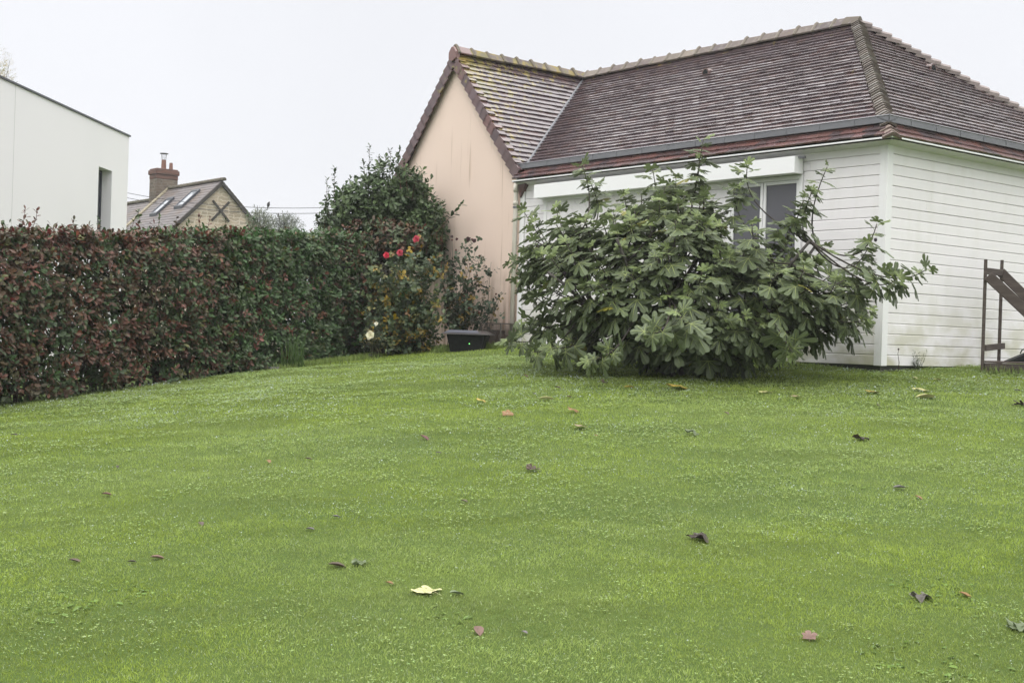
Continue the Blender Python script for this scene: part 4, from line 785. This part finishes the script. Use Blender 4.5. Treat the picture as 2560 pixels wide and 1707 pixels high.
# ------------------------------------------------------------------ small plants
def tuft(name, base, n, h, wid_, col, label, cat, spread=.1, lean=.35):
    base = np.asarray(base, float); s = Soup()
    tmb = (np.array([(-.5, 0, 0), (.5, 0, 0), (-.4, .4, 0), (.4, .4, 0), (-.22, .75, -.06), (.22, .75, -.06), (0, 1, -.18)], float), [(0, 1, 3, 2), (2, 3, 5, 4), (4, 5, 6)], np.zeros(3), np.ones(7))
    P = base + np.stack([rng.normal(0, spread, n), rng.normal(0, spread * .6, n), np.zeros(n) - .01], -1); D = np.array([0, 0, 1.]) + rng.normal(0, lean, (n, 3)) * [1, 1, .1]
    X, Y, Z = frames(D, rdir(n) + [0, -.8, .3]); hh = h * rng.uniform(.5, 1.1, n); s.inst(tmb, P, X, Y, Z, np.stack([np.full(n, wid_), hh, hh], -1), jit(col, n, .3)); return tag(s.build(name, M['leaf'], offset=base), label, cat)
tuft('grass_tuft', gp_(733, 905, 18.6), 90, .50, .012, (.06, .11, .025), 'tall upright grass tuft at the foot of the green hedge section', 'grass tuft', .07, .16)
p = gp_(2296, 928, 15.75); E_ = empty('wall_weed', p, 0, 'small leafy green weed growing against the white side wall', 'weed'); s = Soup(); tw = Soup()
for i in range(11):
    T = p + np.array([rng.normal(0, .07), rng.normal(0, .04), rng.uniform(.1, .24)]); tw.tube([p, (p + T) / 2 + rng.normal(0, .01, 3), T], [.003, .002, .001], 4, 0, (1, 1.6, .8)); C = p + (T - p) * np.linspace(.35, 1, 5)[:, None]; whorls(s, C, np.broadcast_to(T - p, (5, 3)) * 1., 4, .045, jit((.08, .12, .06), 5), LN, spread=.004)
s.build('leaves', M['leaf'], E_, offset=p); tw.build('stems', M['twig'], E_, offset=p)
p = gp_(2245, 925, 15.5); s = Soup(); s.tube([p - (0, 0, .05), p + (.01, 0, .12), p + (-.008, 0, .22), p + (.0, 0, .27)], [.005, .004, .003, .003], 5); V, F = ico(p + (-.002, 0, .275), .012); s.raw(V, F); tag(s.build('dry_stem', M['twig'], offset=p), 'single dry brown stem standing against the white side wall', 'dead stem')
p = gp_(1425, 915, 17.0); s = Soup(); V, F = ico((0, 0, .005), 1, (.24, .15, .035)); V = V * (1 + .12 * np.sin(V[:, :1] * 31 + V[:, 1:2] * 23)); s.raw(V + p, F); tag(s.build('flat_stone', M['slate'], offset=p, smooth=False), 'flat grey stone in the grass under the left side of the fig tree', 'stone')
sl_ = [(905, 889, 20.0), (870, 893, 19.8), (690, 925, 18.5)]
for (a, b, c), lb_ in zip(sl_, ('pale flat slate chip by the low cream rose', 'grey slate chip at the hedge foot left of the low cream rose', 'grey slate chip at the hedge foot left of the grass tuft')):
    p = gp_(a, b, c); s = Soup(); V, F = ico((0, 0, .015), 1, (.11, .07, .03)); V = V * (1 + .15 * np.sin(V[:, :1] * 41 + a)); s.raw(V + p, F); tag(s.build('slate_chip', M['slate'], offset=p), lb_, 'stone', 'slate chips along the hedge')

# ------------------------------------------------------------------ modern white building
A = at(315, 600, 30.0); m_a = A[:2]; vp = ray(1434, 853 + 5); md = -np.array([vp[0], vp[1]]) / np.hypot(vp[0], vp[1])   # towards the camera along the wall
mw = np.array([md[1], -md[0]]); mw = mw if mw[0] > 0 else -mw; zt = at(315, 342, 30.0)[2]; z0 = -.3
mE = empty('modern_house', (m_a[0], m_a[1], z0), math.atan2(-md[0] * 1, md[1]) if False else math.atan2(md[1], md[0]), 'white flat-roofed modern house with one tall dark window behind the hedge', 'house')
ht = zt - z0; k1, k0 = 1.84, 1.03; zw = at(242, 416, 30 - 1.84)[2] - z0; Lw_ = 16; dpt = .22; D_ = 9
# local x towards the camera along the wall, local y = away from the garden or towards it
sgn = 1 if np.dot(np.array([-md[1], md[0]]), -mw) > 0 else -1
s = Soup()
def mb(a, b): s.box((a[0], min(a[1] * sgn, b[1] * sgn), a[2]), (b[0], max(a[1] * sgn, b[1] * sgn), b[2]))
mb((0, 0, -1), (k0, D_, ht)); mb((k1, 0, -1), (Lw_, D_, ht)); mb((k0, 0, zw), (k1, D_, ht)); mb((k0, dpt + .05, -1), (k1, D_, zw)); mb((k0, 0, -1), (k1, dpt + .05, 1.6)); s.build('wall', M['modern'], mE)
s = Soup(); mb((-.04, -.03, ht), (Lw_, D_ + .05, ht + .035)); s.build('roof_edge', M['anthracite'], mE)
w2 = empty('window'); w2.parent = mE
s = Soup(); mb((k0, dpt, 1.6), (k0 + .06, dpt + .05, zw)); mb((k1 - .06, dpt, 1.6), (k1, dpt + .05, zw)); mb((k0 + .06, dpt, zw - .06), (k1 - .06, dpt + .05, zw)); s.build('window_frame', M['anthracite'], w2)
s = Soup(); mb((k0 + .06, dpt + .015, 1.6), (k1 - .06, dpt + .04, zw - .06)); s.build('window_pane', mat('dark_glass', (.03, .035, .045), .06, .6), w2)
s = Soup(); mb((7.1 - 1.0, -.002, 0), (7.112 - 1.0, 0, ht)); s.build('render_joint', mat('joint', (.5, .5, .49), .8, .2), mE)

# ------------------------------------------------------------------ old stone house
SA = at(553, 452, 60); zr = SA[2]; gsl = 1.0; hw = 3.6; gz0 = -.6
oE = empty('stone_house', (SA[0], SA[1], gz0), -(PI / 2 - TH), 'old stone house with tiled roof, roof windows and brick chimney beyond the hedge', 'house')
rh = zr - gz0; eh = rh - hw * .97; LL = 5.6; xs_ = 0
s = Soup(); pr = [(-hw, -.5), (hw, -.5), (hw, eh), (0, rh - .1), (-hw, eh)]; s.prism(pr, -LL - .3, 0, 0); s.prism([(a, b - .45) for a, b in pr], -14, -LL - .3, 0); s.build('wall', M['stone'], oE)
def oroof(name, x0, x1, top_, par, lowcol=1.0):
    s = Soup()
    for sg in (-1, 1):
        rows = 26
        for r in range(rows):
            a, b = r / rows, (r + 1.3) / rows; y0, z0_ = sg * (hw + .25) * (1 - a), top_ - (hw + .25) * .97 * (1 - a) + .03; y1, z1_ = sg * (hw + .25) * (1 - min(b, 1)), top_ - (hw + .25) * .97 * (1 - min(b, 1))
            x = x0
            while x < x1 - .01:
                xe = min(x1, x + .45); c = rng.uniform(.8, 1.2); V = [(x, y0, z0_), (xe, y0, z0_), (xe, y1, z1_), (x, y1, z1_)]; V += [(p_[0], p_[1], p_[2] - .035) for p_ in V]; s.raw(V, [(0, 1, 2, 3), (7, 6, 5, 4), (0, 4, 5, 1), (1, 5, 6, 2), (2, 6, 7, 3), (3, 7, 4, 0)], 0, (c, c, c)); x = xe
    return s.build(name, M['oldtile'], par)
rf = oroof('roof', -LL, .12, rh, oE); rf2 = oroof('lower_roof', -14, -LL - .3, rh - .45, oE)
s = Soup(); i = -LL
while i < .1: loft(s, (i, 0, rh + .03), (i + .32, 0, rh + .03), (0, 1, 0), (0, 0, 1), arc(.12), arc(.10), 0, np.array((.30, .29, .22)) * rng.uniform(.8, 1.2)); i += .33
s.build('ridge_tiles', M['mortar'], rf); s = Soup()
i = -14
while i < -LL - .6: loft(s, (i, 0, rh - .42), (i + .32, 0, rh - .42), (0, 1, 0), (0, 0, 1), arc(.12), arc(.10), 0, np.array((.24, .25, .17)) * rng.uniform(.8, 1.2)); i += .33
s.build('ridge_tiles', M['mortar'], rf2)
s = Soup()
for sg in (-1, 1):
    s.raw([(.02, 0, rh - .02), (.02, sg * (hw + .25), rh - (hw + .25) * .97 - .02), (.02, sg * (hw + .25), rh - (hw + .25) * .97 - .22), (.02, 0, rh - .22), (.16, 0, rh - .02), (.16, sg * (hw + .25), rh - (hw + .25) * .97 - .02), (.16, sg * (hw + .25), rh - (hw + .25) * .97 - .22), (.16, 0, rh - .22)], [(0, 1, 2, 3), (7, 6, 5, 4), (0, 4, 5, 1), (1, 5, 6, 2), (2, 6, 7, 3), (3, 7, 4, 0)])
s.build('bargeboard', M['darkwood'], oE)
s = Soup()
for sg in (-1, 1): s.raw([(-LL - .32, 0, rh + .1), (-LL, 0, rh + .1), (-LL, sg * hw, rh - hw * .97 + .1), (-LL - .32, sg * hw, rh - hw * .97 + .1), (-LL - .32, 0, rh - .5), (-LL, 0, rh - .5), (-LL, sg * hw, rh - hw * .97 - .5), (-LL - .32, sg * hw, rh - hw * .97 - .5)], [(0, 1, 2, 3), (7, 6, 5, 4), (0, 4, 5, 1), (1, 5, 6, 2), (2, 6, 7, 3), (3, 7, 4, 0)], 0, (1.1, 1.05, .8))
s.build('parapet', M['mortar'], oE)
cxx = -LL - .75; cE2 = empty('chimney'); cE2.parent = oE
s = Soup(); s.box((cxx - .42, -.55, rh - 1.6), (cxx + .42, .55, rh + .5)); s.build('chimney_stack', M['darkstone'], cE2)
s = Soup(); s.box((cxx - .44, -.57, rh + .5), (cxx + .44, .57, rh + .72)); s.box((cxx - .49, -.62, rh + .72), (cxx + .49, .62, rh + .95)); s.box((cxx - .44, -.57, rh + .95), (cxx + .44, .57, rh + 1.02)); bevel(s.build('chimney_crown', M['redbrick'], cE2), .03)
s = Soup(); s.tube([(cxx - .05, .0, rh + 1.0), (cxx - .05, 0, rh + 1.5)], [.13, .11], 10); s.tube([(cxx + .25, .25, rh + 1.0), (cxx + .25, .25, rh + 1.35)], [.10, .08], 10); s.build('chimney_pot', M['pot'], cE2)
s = Soup()
for a in range(4): s.tube([(cxx - .05 + .1 * math.cos(a * 1.57), .1 * math.sin(a * 1.57), rh + 1.48), (cxx - .05 + .13 * math.cos(a * 1.57), .13 * math.sin(a * 1.57), rh + 1.8)], .012, 4)
s.tube([(cxx - .05, 0, rh + 1.8), (cxx - .05, 0, rh + 1.83)], [.22, .2], 10); s.build('chimney_cowl', M['darkwood'], cE2)
def skylight(x0, x1, d0, d1):
    e_ = empty('roof_window'); e_.parent = oE; s = Soup(); s2 = Soup(); sl2 = .97
    def P(x, d, h): return (x, -d, rh - d * sl2 + h)
    def slab(S_, xa, xb, da, db, h0, h1): S_.raw([P(xa, da, h0), P(xb, da, h0), P(xb, db, h0), P(xa, db, h0), P(xa, da, h1), P(xb, da, h1), P(xb, db, h1), P(xa, db, h1)], [(0, 3, 2, 1), (4, 5, 6, 7), (0, 1, 5, 4), (1, 2, 6, 5), (2, 3, 7, 6), (3, 0, 4, 7)])
    f = .09; slab(s, x0, x0 + f, d0, d1, .02, .16); slab(s, x1 - f, x1, d0, d1, .02, .16); slab(s, x0 + f, x1 - f, d0, d0 + f, .02, .16); slab(s, x0 + f, x1 - f, d1 - f, d1, .02, .16); slab(s2, x0 + f, x1 - f, d0 + f, d1 - f, .05, .12)
    s.build('window_frame', M['anthracite'], e_); s2.build('window_pane', M['skyglass'], e_)
skylight(-4.1, -3.35, .75, 1.65); skylight(-1.95, -1.1, .5, 1.4)
s = Soup(); s.box((.001, -.62, -.05), (.06, .62, .05), 0, (1, 1, 1), Matrix.Translation((0, 0, rh - 1.4)) @ Matrix.Rotation(R(47), 4, 'X')); s.box((.061, -.62, -.05), (.10, .62, .05), 0, (1, 1, 1), Matrix.Translation((0, 0, rh - 1.4)) @ Matrix.Rotation(R(-47), 4, 'X')); s.build('wall_tie', M['darkwood'], oE)

# ------------------------------------------------------------------ far shrubs and tree
def far_plant(name, px_, py_, Y, rad, n, cols, label, cat, ln=.16, up_=.8, th=.05, seed=1):
    c = at(px_, py_, Y); base = np.array([c[0], c[1], float(gz(c[0], c[1], False))]); E_ = empty(name, base, 0, label, cat); s = Soup(); tw = Soup()
    C = crown(s, c, rad, n, 6, ln, mixc(*cols), LN, surf=.3, seed=seed, up_=up_)
    tw.tube([base, (base + c) / 2, c], [th * 2, th, th * .4], 7)
    for i in range(26):
        T = C[rng.integers(0, len(C))]; q = base + (c - base) * rng.uniform(.45, .95); tw.tube([q, (q + T) / 2 + (0, 0, .1), T + (T - q) * .05], [th * .35, th * .2, .006], 4)
    s.build('crown', M['leaf'], E_, offset=base); tw.build('trunk', M['twig'], E_, offset=base)
WS = (((.13, .16, .10), 3), ((.20, .22, .15), 2), ((.10, .12, .08), 2))
far_plant('willow_shrub', 652, 555, 44, (.55, .6, .6), 300, WS, 'pale feathery shrub just right of the stone gable', 'shrub', .16, 1.2, .03, 2)
far_plant('willow_shrub', 712, 562, 43, (.62, .6, .52), 340, (((.11, .13, .10), 3), ((.16, .18, .13), 2)), 'grey green shrub right of the pale feathery one', 'shrub', .14, 1.0, .03, 3)
far_plant('birch_tree', -28, 190, 62, (1.5, 1.3, 1.7), 700, (((.45, .38, .16), 3), ((.32, .32, .15), 2), ((.5, .33, .13), 1)), 'sparse yellowing treetop showing above the white flat roof', 'tree', .13, .6, .12, 4)
# overhead cables and a bird
ca = []
for k, dz in enumerate((0, -.22)):
    A = at(380, 478, 58) + (0, 0, dz); B = at(1010, 505, 50) + (0, 0, dz); A = A - (B - A) * .2; t = np.linspace(0, 1, 25); P = A + (B - A) * t[:, None]; P[:, 2] -= 1.0 * 4 * t * (1 - t) * .5
    s = Soup(); s.tube(P, .012, 5); o = s.build('overhead_cable', M['cable']); tag(o, ('upper thin overhead cable crossing the sky right of the stone house', 'lower thin overhead cable crossing the sky right of the stone house')[k], 'cable', 'overhead cables'); ca.append(P)
P = ca[0]; pj = [(abs((q[0] / q[1]) * FPX + 1280 - 664), i) for i, q in enumerate(P)]; q = P[min(pj)[1]]
s = Soup(); s.tube([q + (-.02, 0, .02), q + (-.01, 0, .07), q + (.0, 0, .15), q + (.02, 0, .22), q + (.06, 0, .25)], [.012, .05, .065, .04, .01], 8); s.tube([q + (-.01, 0, .06), q + (-.06, 0, -.08)], [.03, .012], 6); tag(s.build('perched_bird', M['bird'], offset=q, smooth=True), 'small dark bird perched on the overhead cable', 'bird')

# ------------------------------------------------------------------ lawn
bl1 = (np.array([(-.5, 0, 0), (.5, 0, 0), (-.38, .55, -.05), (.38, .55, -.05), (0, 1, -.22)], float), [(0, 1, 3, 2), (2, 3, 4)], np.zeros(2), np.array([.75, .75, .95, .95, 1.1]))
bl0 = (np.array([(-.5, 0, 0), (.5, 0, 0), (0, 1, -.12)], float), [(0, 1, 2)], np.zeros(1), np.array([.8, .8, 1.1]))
CORN = np.array([4.345, 15.4]); UV = np.array([-math.sin(TH), math.cos(TH)]); VV = np.array([math.cos(TH), math.sin(TH)])
def free(x, y):
    """true on the lawn: not under the house, not beyond the hedge line"""
    rx, ry = x - CORN[0], y - CORN[1]; t = rx * UV[0] + ry * UV[1]; s = rx * VV[0] + ry * VV[1]
    inh = (t > .02) & (s > .02); hl = (x - np.interp(y, stn[:, 1], stn[:, 0])) > -.05
    return ~inh & hl
def patchf(x, y): return fbm(x * .55, y * .8, 41, 4), fbm(x * 2.6, y * 4.2, 57, 3)
lawn = Soup()
def blades(n, y0, y1, wid_, h, tm, side=False):
    y = np.sqrt(rng.uniform(y0 * y0, y1 * y1, n)); x = rng.uniform(-1, 1, n) * (y * .40 + .9)
    if side: x = np.where(rng.random(n) < .5, -1, 1) * (y * .40 + .9 + rng.uniform(0, 4.0, n))
    k = free(x, y); x, y = x[k], y[k]; n = len(x); a, b = patchf(x, y); z = gz(x, y)
    lf = nrm(np.stack([fbm(x * .7, y * .7, 61) - .5, fbm(x * .7, y * .7, 71) - .5, x * 0], -1)); D = np.stack([rng.normal(0, .6, n), rng.normal(0, .6, n), np.ones(n)], -1) + lf * .14
    X, Y, Z = frames(D, rdir(n)); b3 = vnoise(x * 17, y * 17, 77) * .6 + vnoise(x * 41, y * 41, 78) * .4; hh = h * rng.uniform(.55, 1.25, n) * (.72 + .5 * b) * (.72 + .56 * b3); q = np.clip((a - .35) * 3.3, 0, 1)[:, None]; c = (np.array([.298, .385, .100]) * (1 - q) + np.array([.285, .372, .058]) * q) * (rng.uniform(.72, 1.25, (n, 1))) * (.78 + .42 * b)[:, None] * (.80 + .38 * b3)[:, None] * (1 - .22 * np.clip((fbm(x * .5 + y * .3, y * 2.2 - x * .5, 103, 3) - .56) * 8, 0, 1))[:, None]
    pale = rng.random(n) < .05; c[pale] = np.array([.40, .47, .27])
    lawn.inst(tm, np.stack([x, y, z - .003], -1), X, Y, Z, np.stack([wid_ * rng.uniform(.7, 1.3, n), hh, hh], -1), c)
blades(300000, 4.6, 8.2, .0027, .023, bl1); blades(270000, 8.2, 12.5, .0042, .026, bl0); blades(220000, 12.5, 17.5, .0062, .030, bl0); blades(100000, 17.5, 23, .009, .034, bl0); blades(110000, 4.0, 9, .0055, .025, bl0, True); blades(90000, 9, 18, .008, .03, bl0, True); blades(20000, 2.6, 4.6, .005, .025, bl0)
tag(lawn.build('lawn_grass', M['grass']), kind='stuff')
# longer fringe along walls, hedge and shelter
fr_ = Soup()
def fringe(A, B, n, h, wd_=.006, sp_=.08):
    t = rng.random(n)[:, None]; P = np.asarray(A)[:2] + (np.asarray(B)[:2] - np.asarray(A)[:2]) * t + rng.normal(0, sp_, (n, 2)); z = gz(P[:, 0], P[:, 1]); D = np.stack([rng.normal(0, .35, n), rng.normal(0, .35, n), np.ones(n)], -1); X, Y, Z = frames(D, rdir(n)); hh = h * rng.uniform(.4, 1.2, n)
    fr_.inst(bl1, np.stack([P[:, 0], P[:, 1], z - .005], -1), X, Y, Z, np.stack([np.full(n, wd_), hh, hh], -1), jit((.20, .27, .07), n, .3))
cw = lambda t, s_: CORN + UV * t + VV * s_
fringe(cw(0, -.22), cw(6.6, -.22), 3500, .06); fringe(cw(-.30, 0), cw(-.30, 4), 3400, .055, .006, .07); fringe(cw(-.5, .3), cw(-.5, 4), 3000, .045, .006, .12); fringe(cw(6.6, -.2), cw(9.5, -.3), 4500, .10, .008); fringe(bx + (-.5, -.1, 0), bx + (.5, .0, 0), 700, .14, .008, .05); fringe(gp_(700, 920, 18.5), gp_(930, 885, 20), 4000, .09, .008, .09)
fringe(H0, H1, 1500, .05, .006, .03); fringe(tb + (0, -.06, 0), tb + (1.6, -.3, 0), 1200, .12, .006, .05)
tag(fr_.build('long_grass', M['grass']), kind='stuff')
# clover and broad-leaved weeds in the lawn
cl = Soup(); ov = (np.array([(0, 0, 0), (-.38, .35, .02), (-.42, .75, .02), (0, 1, -.05), (.42, .75, .02), (.38, .35, .02)], float), [(0, 1, 2, 3), (0, 3, 4, 5)], np.zeros(2), np.ones(6))
n = 80000; y = np.sqrt(rng.uniform(4.7 ** 2, 18 ** 2, n)); x = rng.uniform(-1, 1, n) * (y * .40 + .5); a, b = fbm(x * .9, y * 1.6, 91, 3), fbm(x * 3, y * 4, 97, 2); k = free(x, y) & ((a * .45 + b * .55 + rng.normal(0, .04, n)) > .54) ; x, y = x[k], y[k]; n = len(x)
for j in range(3):
    ph = rng.uniform(0, 6.28, n) if j == 0 else ph + 2.09; D = np.stack([np.cos(ph), np.sin(ph), rng.normal(0.1, .2, n)], -1); X, Y, Z = frames(D, np.array([0, 0, 1.]) + rdir(n) * .3); s_c = np.maximum(.0075, .0011 * y) * rng.uniform(.7, 1.3, n)
    if j == 0: zz_ = gz(x, y) + rng.uniform(.014, .03, n); cc = jit((.27, .36, .125), n, .25)
    cl.inst(ov, np.stack([x, y, zz_], -1), X, Y, Z, np.stack([s_c, s_c, s_c], -1), cc)
tag(cl.build('clover', M['grass']), kind='stuff')
wd_ = Soup()
for (px_, py_, n, sp_) in ((150, 1523, 34, .12), (2380, 1690, 40, .14), (2330, 1480, 34, .18), (1110, 1545, 12, .06), (440, 1235, 8, .06), (2080, 1205, 14, .1), (320, 1480, 12, .08), (1440, 1068, 12, .12), (2250, 1640, 24, .14)): c0 = hit(px_, py_); x = c0[0] + rng.normal(0, sp_, n); y = c0[1] + rng.normal(0, sp_, n); z = gz(x, y) + .002; ph = rng.uniform(0, 6.28, n); D = np.stack([np.cos(ph), np.sin(ph), rng.uniform(.1, .6, n)], -1); X, Y, Z = frames(D, np.array([0, 0, 1.]) + rdir(n) * .3); s_c = rng.uniform(.025, .045, n); wd_.inst(LF2, np.stack([x, y, z], -1), X, Y, Z, np.stack([s_c * .8, s_c, s_c], -1), jit((.15, .24, .05), n, .25))
tag(wd_.build('lawn_weeds', M['grass']), kind='stuff')
dw = Soup(); oc = (np.array([(1, 0, 0), (-1, 0, 0), (0, 1, 0), (0, -1, 0), (0, 0, 1), (0, 0, -1)], float), [(4, 0, 2), (4, 2, 1), (4, 1, 3), (4, 3, 0), (5, 2, 0), (5, 1, 2), (5, 3, 1), (5, 0, 3)], np.zeros(8), np.ones(6))
n = 26000; y = np.sqrt(rng.uniform(4.7 ** 2, 17 ** 2, n)); x = rng.uniform(-1, 1, n) * (y * .40 + .4); a = fbm(x * 1.1, y * 1.8, 91, 3); k = free(x, y) & (rng.random(n) < np.clip((a - .42) * 4, .06, 1)); x, y = x[k], y[k]; n = len(x); I3 = np.broadcast_to(np.eye(3), (n, 3, 3)); r_ = (np.maximum(.0016, .00026 * y) * rng.lognormal(0, .35, n))[:, None] * np.ones(3)
dw.inst(oc, np.stack([x, y, gz(x, y) + rng.uniform(.018, .034, n)], -1), I3[:, 0], I3[:, 1], I3[:, 2], r_, np.ones((n, 3))); tag(dw.build('dew_drops', M['dew']), kind='stuff')

# ------------------------------------------------------------------ fallen leaves, each one its own object
YE, PY, OR, BR, DB, PK, GRN, TN, LI, MR = (.58, .55, .28), (.42, .40, .17), (.24, .13, .05), (.10, .07, .05), (.05, .035, .028), (.18, .105, .08), (.15, .19, .10), (.27, .21, .12), (.15, .13, .14), (.13, .05, .05)
YO = (.42, .31, .06)
FL = [(1058, 1481, 'f', .125, YE, 'large pale yellow fig leaf in the foreground lawn', 4, 80), (1145, 1488, 'o', .085, GRN, 'grey green oval leaf just right of the large pale yellow leaf', 18, 120), (975, 1463, 'o', .05, OR, 'small orange scrap of leaf left of the large pale yellow leaf', 10, 60),
 (848, 1418, 'o', .10, BR, 'brown curled leaf touching a pale green one in the foreground', 15, 100), (895, 1411, 'f', .075, GRN, 'ragged pale green leaf touching a brown curled leaf', 8, 90), (1197, 1583, 'o', .085, PK, 'pinkish brown oval leaf below the grey green oval leaf', 22, 5), (1312, 1587, 'o', .04, LI, 'tiny mauve grey leaf right of the pinkish brown oval leaf', 10, 40),
 (397, 1398, 'o', .08, PK, 'pale pink round leaf in the left foreground', 12, 110), (190, 1407, 'o', .075, BR, 'sunken brown leaf left of the pale pink round leaf', 14, 80), (332, 1409, 'o', .05, DB, 'short dark leaf just left of the pale pink round leaf', 8, 90), (1746, 1350, 'f', .12, DB, 'big dark brown crumpled fig leaf in the right half of the lawn', 10, 85),
 (2022, 1598, 'f', .06, PK, 'orange brown star shaped leaf in the right foreground', 25, 0), (2300, 1497, 'f', .10, (.11, .10, .085), 'grey brown fig leaf sunk in weeds at the right', 5, 90), (2416, 1493, 'o', .07, OR, 'orange curled leaf right of the sunken grey fig leaf', 25, 60), (2252, 1225, 'o', .09, LI, 'mauve grey leaf lying flat on the right of the lawn', 4, 80), (2298, 1248, 'o', .06, OR, 'small orange leaf with dark stalk near the flat mauve leaf', 25, 50),
 (2150, 1101, 'f', .095, DB, 'dark shrivelled leaf below the yellow leaves at the right', 20, 120), (1200, 1007, 'f', .11, YO, 'golden yellow leaf on the lawn below the black shelter', 18, 80), (1270, 1040, 'f', .085, OR, 'rusty star shaped leaf right of the golden yellow leaf', 28, 10), (1432, 1032, 'f', .095, OR, 'orange leaf with yellow lobe left of the lawn middle', 22, 70), (1450, 1072, 'f', .085, TN, 'tan leaf with dark centre just below the orange leaf', 8, 90),
 (1370, 1001, 'o', .15, PY, 'long pale straw coloured leaf between golden leaf and fig tree', 4, 80), (1425, 997, 'o', .06, MR, 'short maroon leaf right of the straw coloured leaf', 6, 90), (1063, 1100, 'o', .095, MR, 'maroon pointed leaf upright in the left centre lawn', 28, 45), (1328, 1178, 'f', .08, BR, 'brown folded leaf in the centre of the lawn', 25, 40), (1727, 1089, 'f', .11, GRN, 'grey green crumpled leaf below the fig tree', 18, 70),
 (1695, 973, 'f', .18, YO, 'widest yellow fig leaf fallen just in front of the fig tree', 10, 85), (1910, 985, 'f', .13, PY, 'yellow fig leaf right of the widest one', 3, 90), (1985, 996, 'f', .11, TN, 'tan and grey leaf right of two yellow fig leaves', 4, 90), (2180, 985, 'f', .14, (.25, .20, .03), 'olive yellow fig leaf left of the two pale ones', 10, 90), (2303, 980, 'f', .15, PY, 'pale yellow fig leaf with its stalk standing up', 10, 60), (2320, 996, 'o', .20, PY, 'narrow pale yellow leaf below the one with upright stalk', 3, 90),
 (2345, 953, 'o', .09, PY, 'yellowish leaf near the left post of the timber frame', 12, 110), (2288, 949, 'o', .07, PY, 'small yellow leaf below the wall weed', 20, 50), (2548, 1016, 'f', .12, DB, 'dark brown leaf at the right edge of the picture', 12, 90), (2545, 980, 'o', .07, LI, 'grey leaf above the dark brown one at the right edge', 8, 90), (1315, 944, 'o', .07, PK, 'pink curled leaf left of the fig tree shade', 28, 60), (1470, 941, 'o', .06, PK, 'pink curled leaf in the fig tree shade', 20, 80),
 (1510, 960, 'f', .08, BR, 'brown leaf in the fig tree shade', 20, 60), (1575, 972, 'o', .11, YO, 'thin ochre leaf left of the widest yellow fig leaf', 4, 90), (1395, 973, 'o', .08, BR, 'brown sliver of leaf on the edge of the fig shade', 10, 70), (672, 1160, 'o', .06, OR, 'rust coloured small leaf in the left middle lawn', 20, 30), (773, 1153, 'o', .06, BR, 'brown small leaf right of the rust coloured one', 12, 90), (294, 1173, 'o', .04, DB, 'tiny near black leaf in the left lawn', 25, 20), (268, 1242, 'o', .07, MR, 'flat maroon leaf at the far left lawn', 8, 90),
 (503, 1314, 'o', .06, BR, 'small brown leaf above the pale pink round leaf', 18, 20), (844, 1296, 'o', .055, LI, 'mauve leaf left of the lawn centre', 14, 110), (777, 1327, 'o', .055, LI, 'mauve grey leaf lower left of the mauve leaf', 6, 90), (37, 1092, 'o', .07, DB, 'dark narrow leaf beside the left hedge', 5, 90), (1098, 1138, 'o', .05, LI, 'small bluish leaf below the maroon pointed leaf', 6, 90), (1335, 989, 'o', .04, DB, 'dark dot of leaf beside the straw coloured leaf', 20, 40),
 (1490, 1095, 'o', .035, OR, 'bright orange speck of leaf right of the tan leaf', 20, 40), (2195, 1018, 'o', .055, DB, 'tiny dark leaf below the olive yellow fig leaf', 20, 30), (1817, 1038, 'o', .06, BR, 'little brown leaf below the yellow fig leaves', 20, 30), (914, 884, 'o', .085, TN, 'tan round leaf lying near the low cream rose', 18, 70), (1162, 1257, 'o', .05, BR, 'small dull brown leaf left of the lawn centre line', 14, 60), (2545, 1575, 'f', .12, GRN, 'pale green fig leaf cut by the right edge of the picture', 8, 90), (1250, 1078, 'o', .04, BR, 'faint brown speck left of the tan leaf', 15, 60)]
FW = [fig_tm(40 + i, 1.22) for i in range(6)]
fo = leaf_tm([(.2, .2), (.5, .27), (.8, .18)], .06, .35)
for (px_, py_, ty, sz, col, lab, tilt, yaw) in FL:
    g = hit(px_, py_); t_ = (FT if col[0] < .16 else FW)[rng.integers(0, 6)] if ty == 'f' else fo; V, F, mi, sh = t_; V = V.copy()
    if ty == 'f': V = V * np.array([.85, 1, 1]); cu_ = 3.2 if col[0] < .16 else 1.0; V[:, 2] = V[:, 2] * .35 + .06 * cu_ * np.sin(V[:, 0] * 7 + sz * 90) * np.abs(V[:, 1]) + .04 * cu_ * np.sin(V[:, 1] * 9 + px_)
    V[:, 2] += (.22 if ty == 'o' else .05) * np.abs(V[:, 0]); V[:, 1] -= .4
    a = R(yaw + rng.normal(0, 8)); Mx = Matrix.Rotation(a, 3, 'Z') @ Matrix.Rotation(R(tilt), 3, 'X'); V = np.array([Mx @ Vector(q) for q in V * sz * 1.08])
    V[:, 2] -= np.percentile(V[:, 2], 45) - (.016 if g[1] < 9 else .024); s = Soup(); s.raw(V + g, F, 0, np.array(col)); s.tn[-1][:, :3] *= (sh * rng.uniform(.75, 1.15, len(sh)))[:, None]; o = s.build('fallen_leaf', M['fallen'], offset=g)
    tag(o, lab, 'fallen leaf', 'fallen leaves scattered on the lawn')
# enclose the hedge gap behind with the neighbour's pale gravel

# ------------------------------------------------------------------ thin autumn mist over the whole place
s = Soup(); s.box((-640, -340, -6), (640, 940, 14)); hz_ = s.build('haze', mat('haze_air'), None); tag(hz_, kind='stuff')
hm = hz_.data.materials[0]; hn = hm.node_tree; hn.nodes.remove(hn.nodes['Principled BSDF']); pv = hn.nodes.new('ShaderNodeVolumePrincipled')
pv.inputs['Color'].default_value = (.97, .98, 1, 1); pv.inputs['Density'].default_value = .0008; pv.inputs['Anisotropy'].default_value = .2
hn.links.new(pv.outputs[0], hn.nodes['Material Output'].inputs['Volume'])
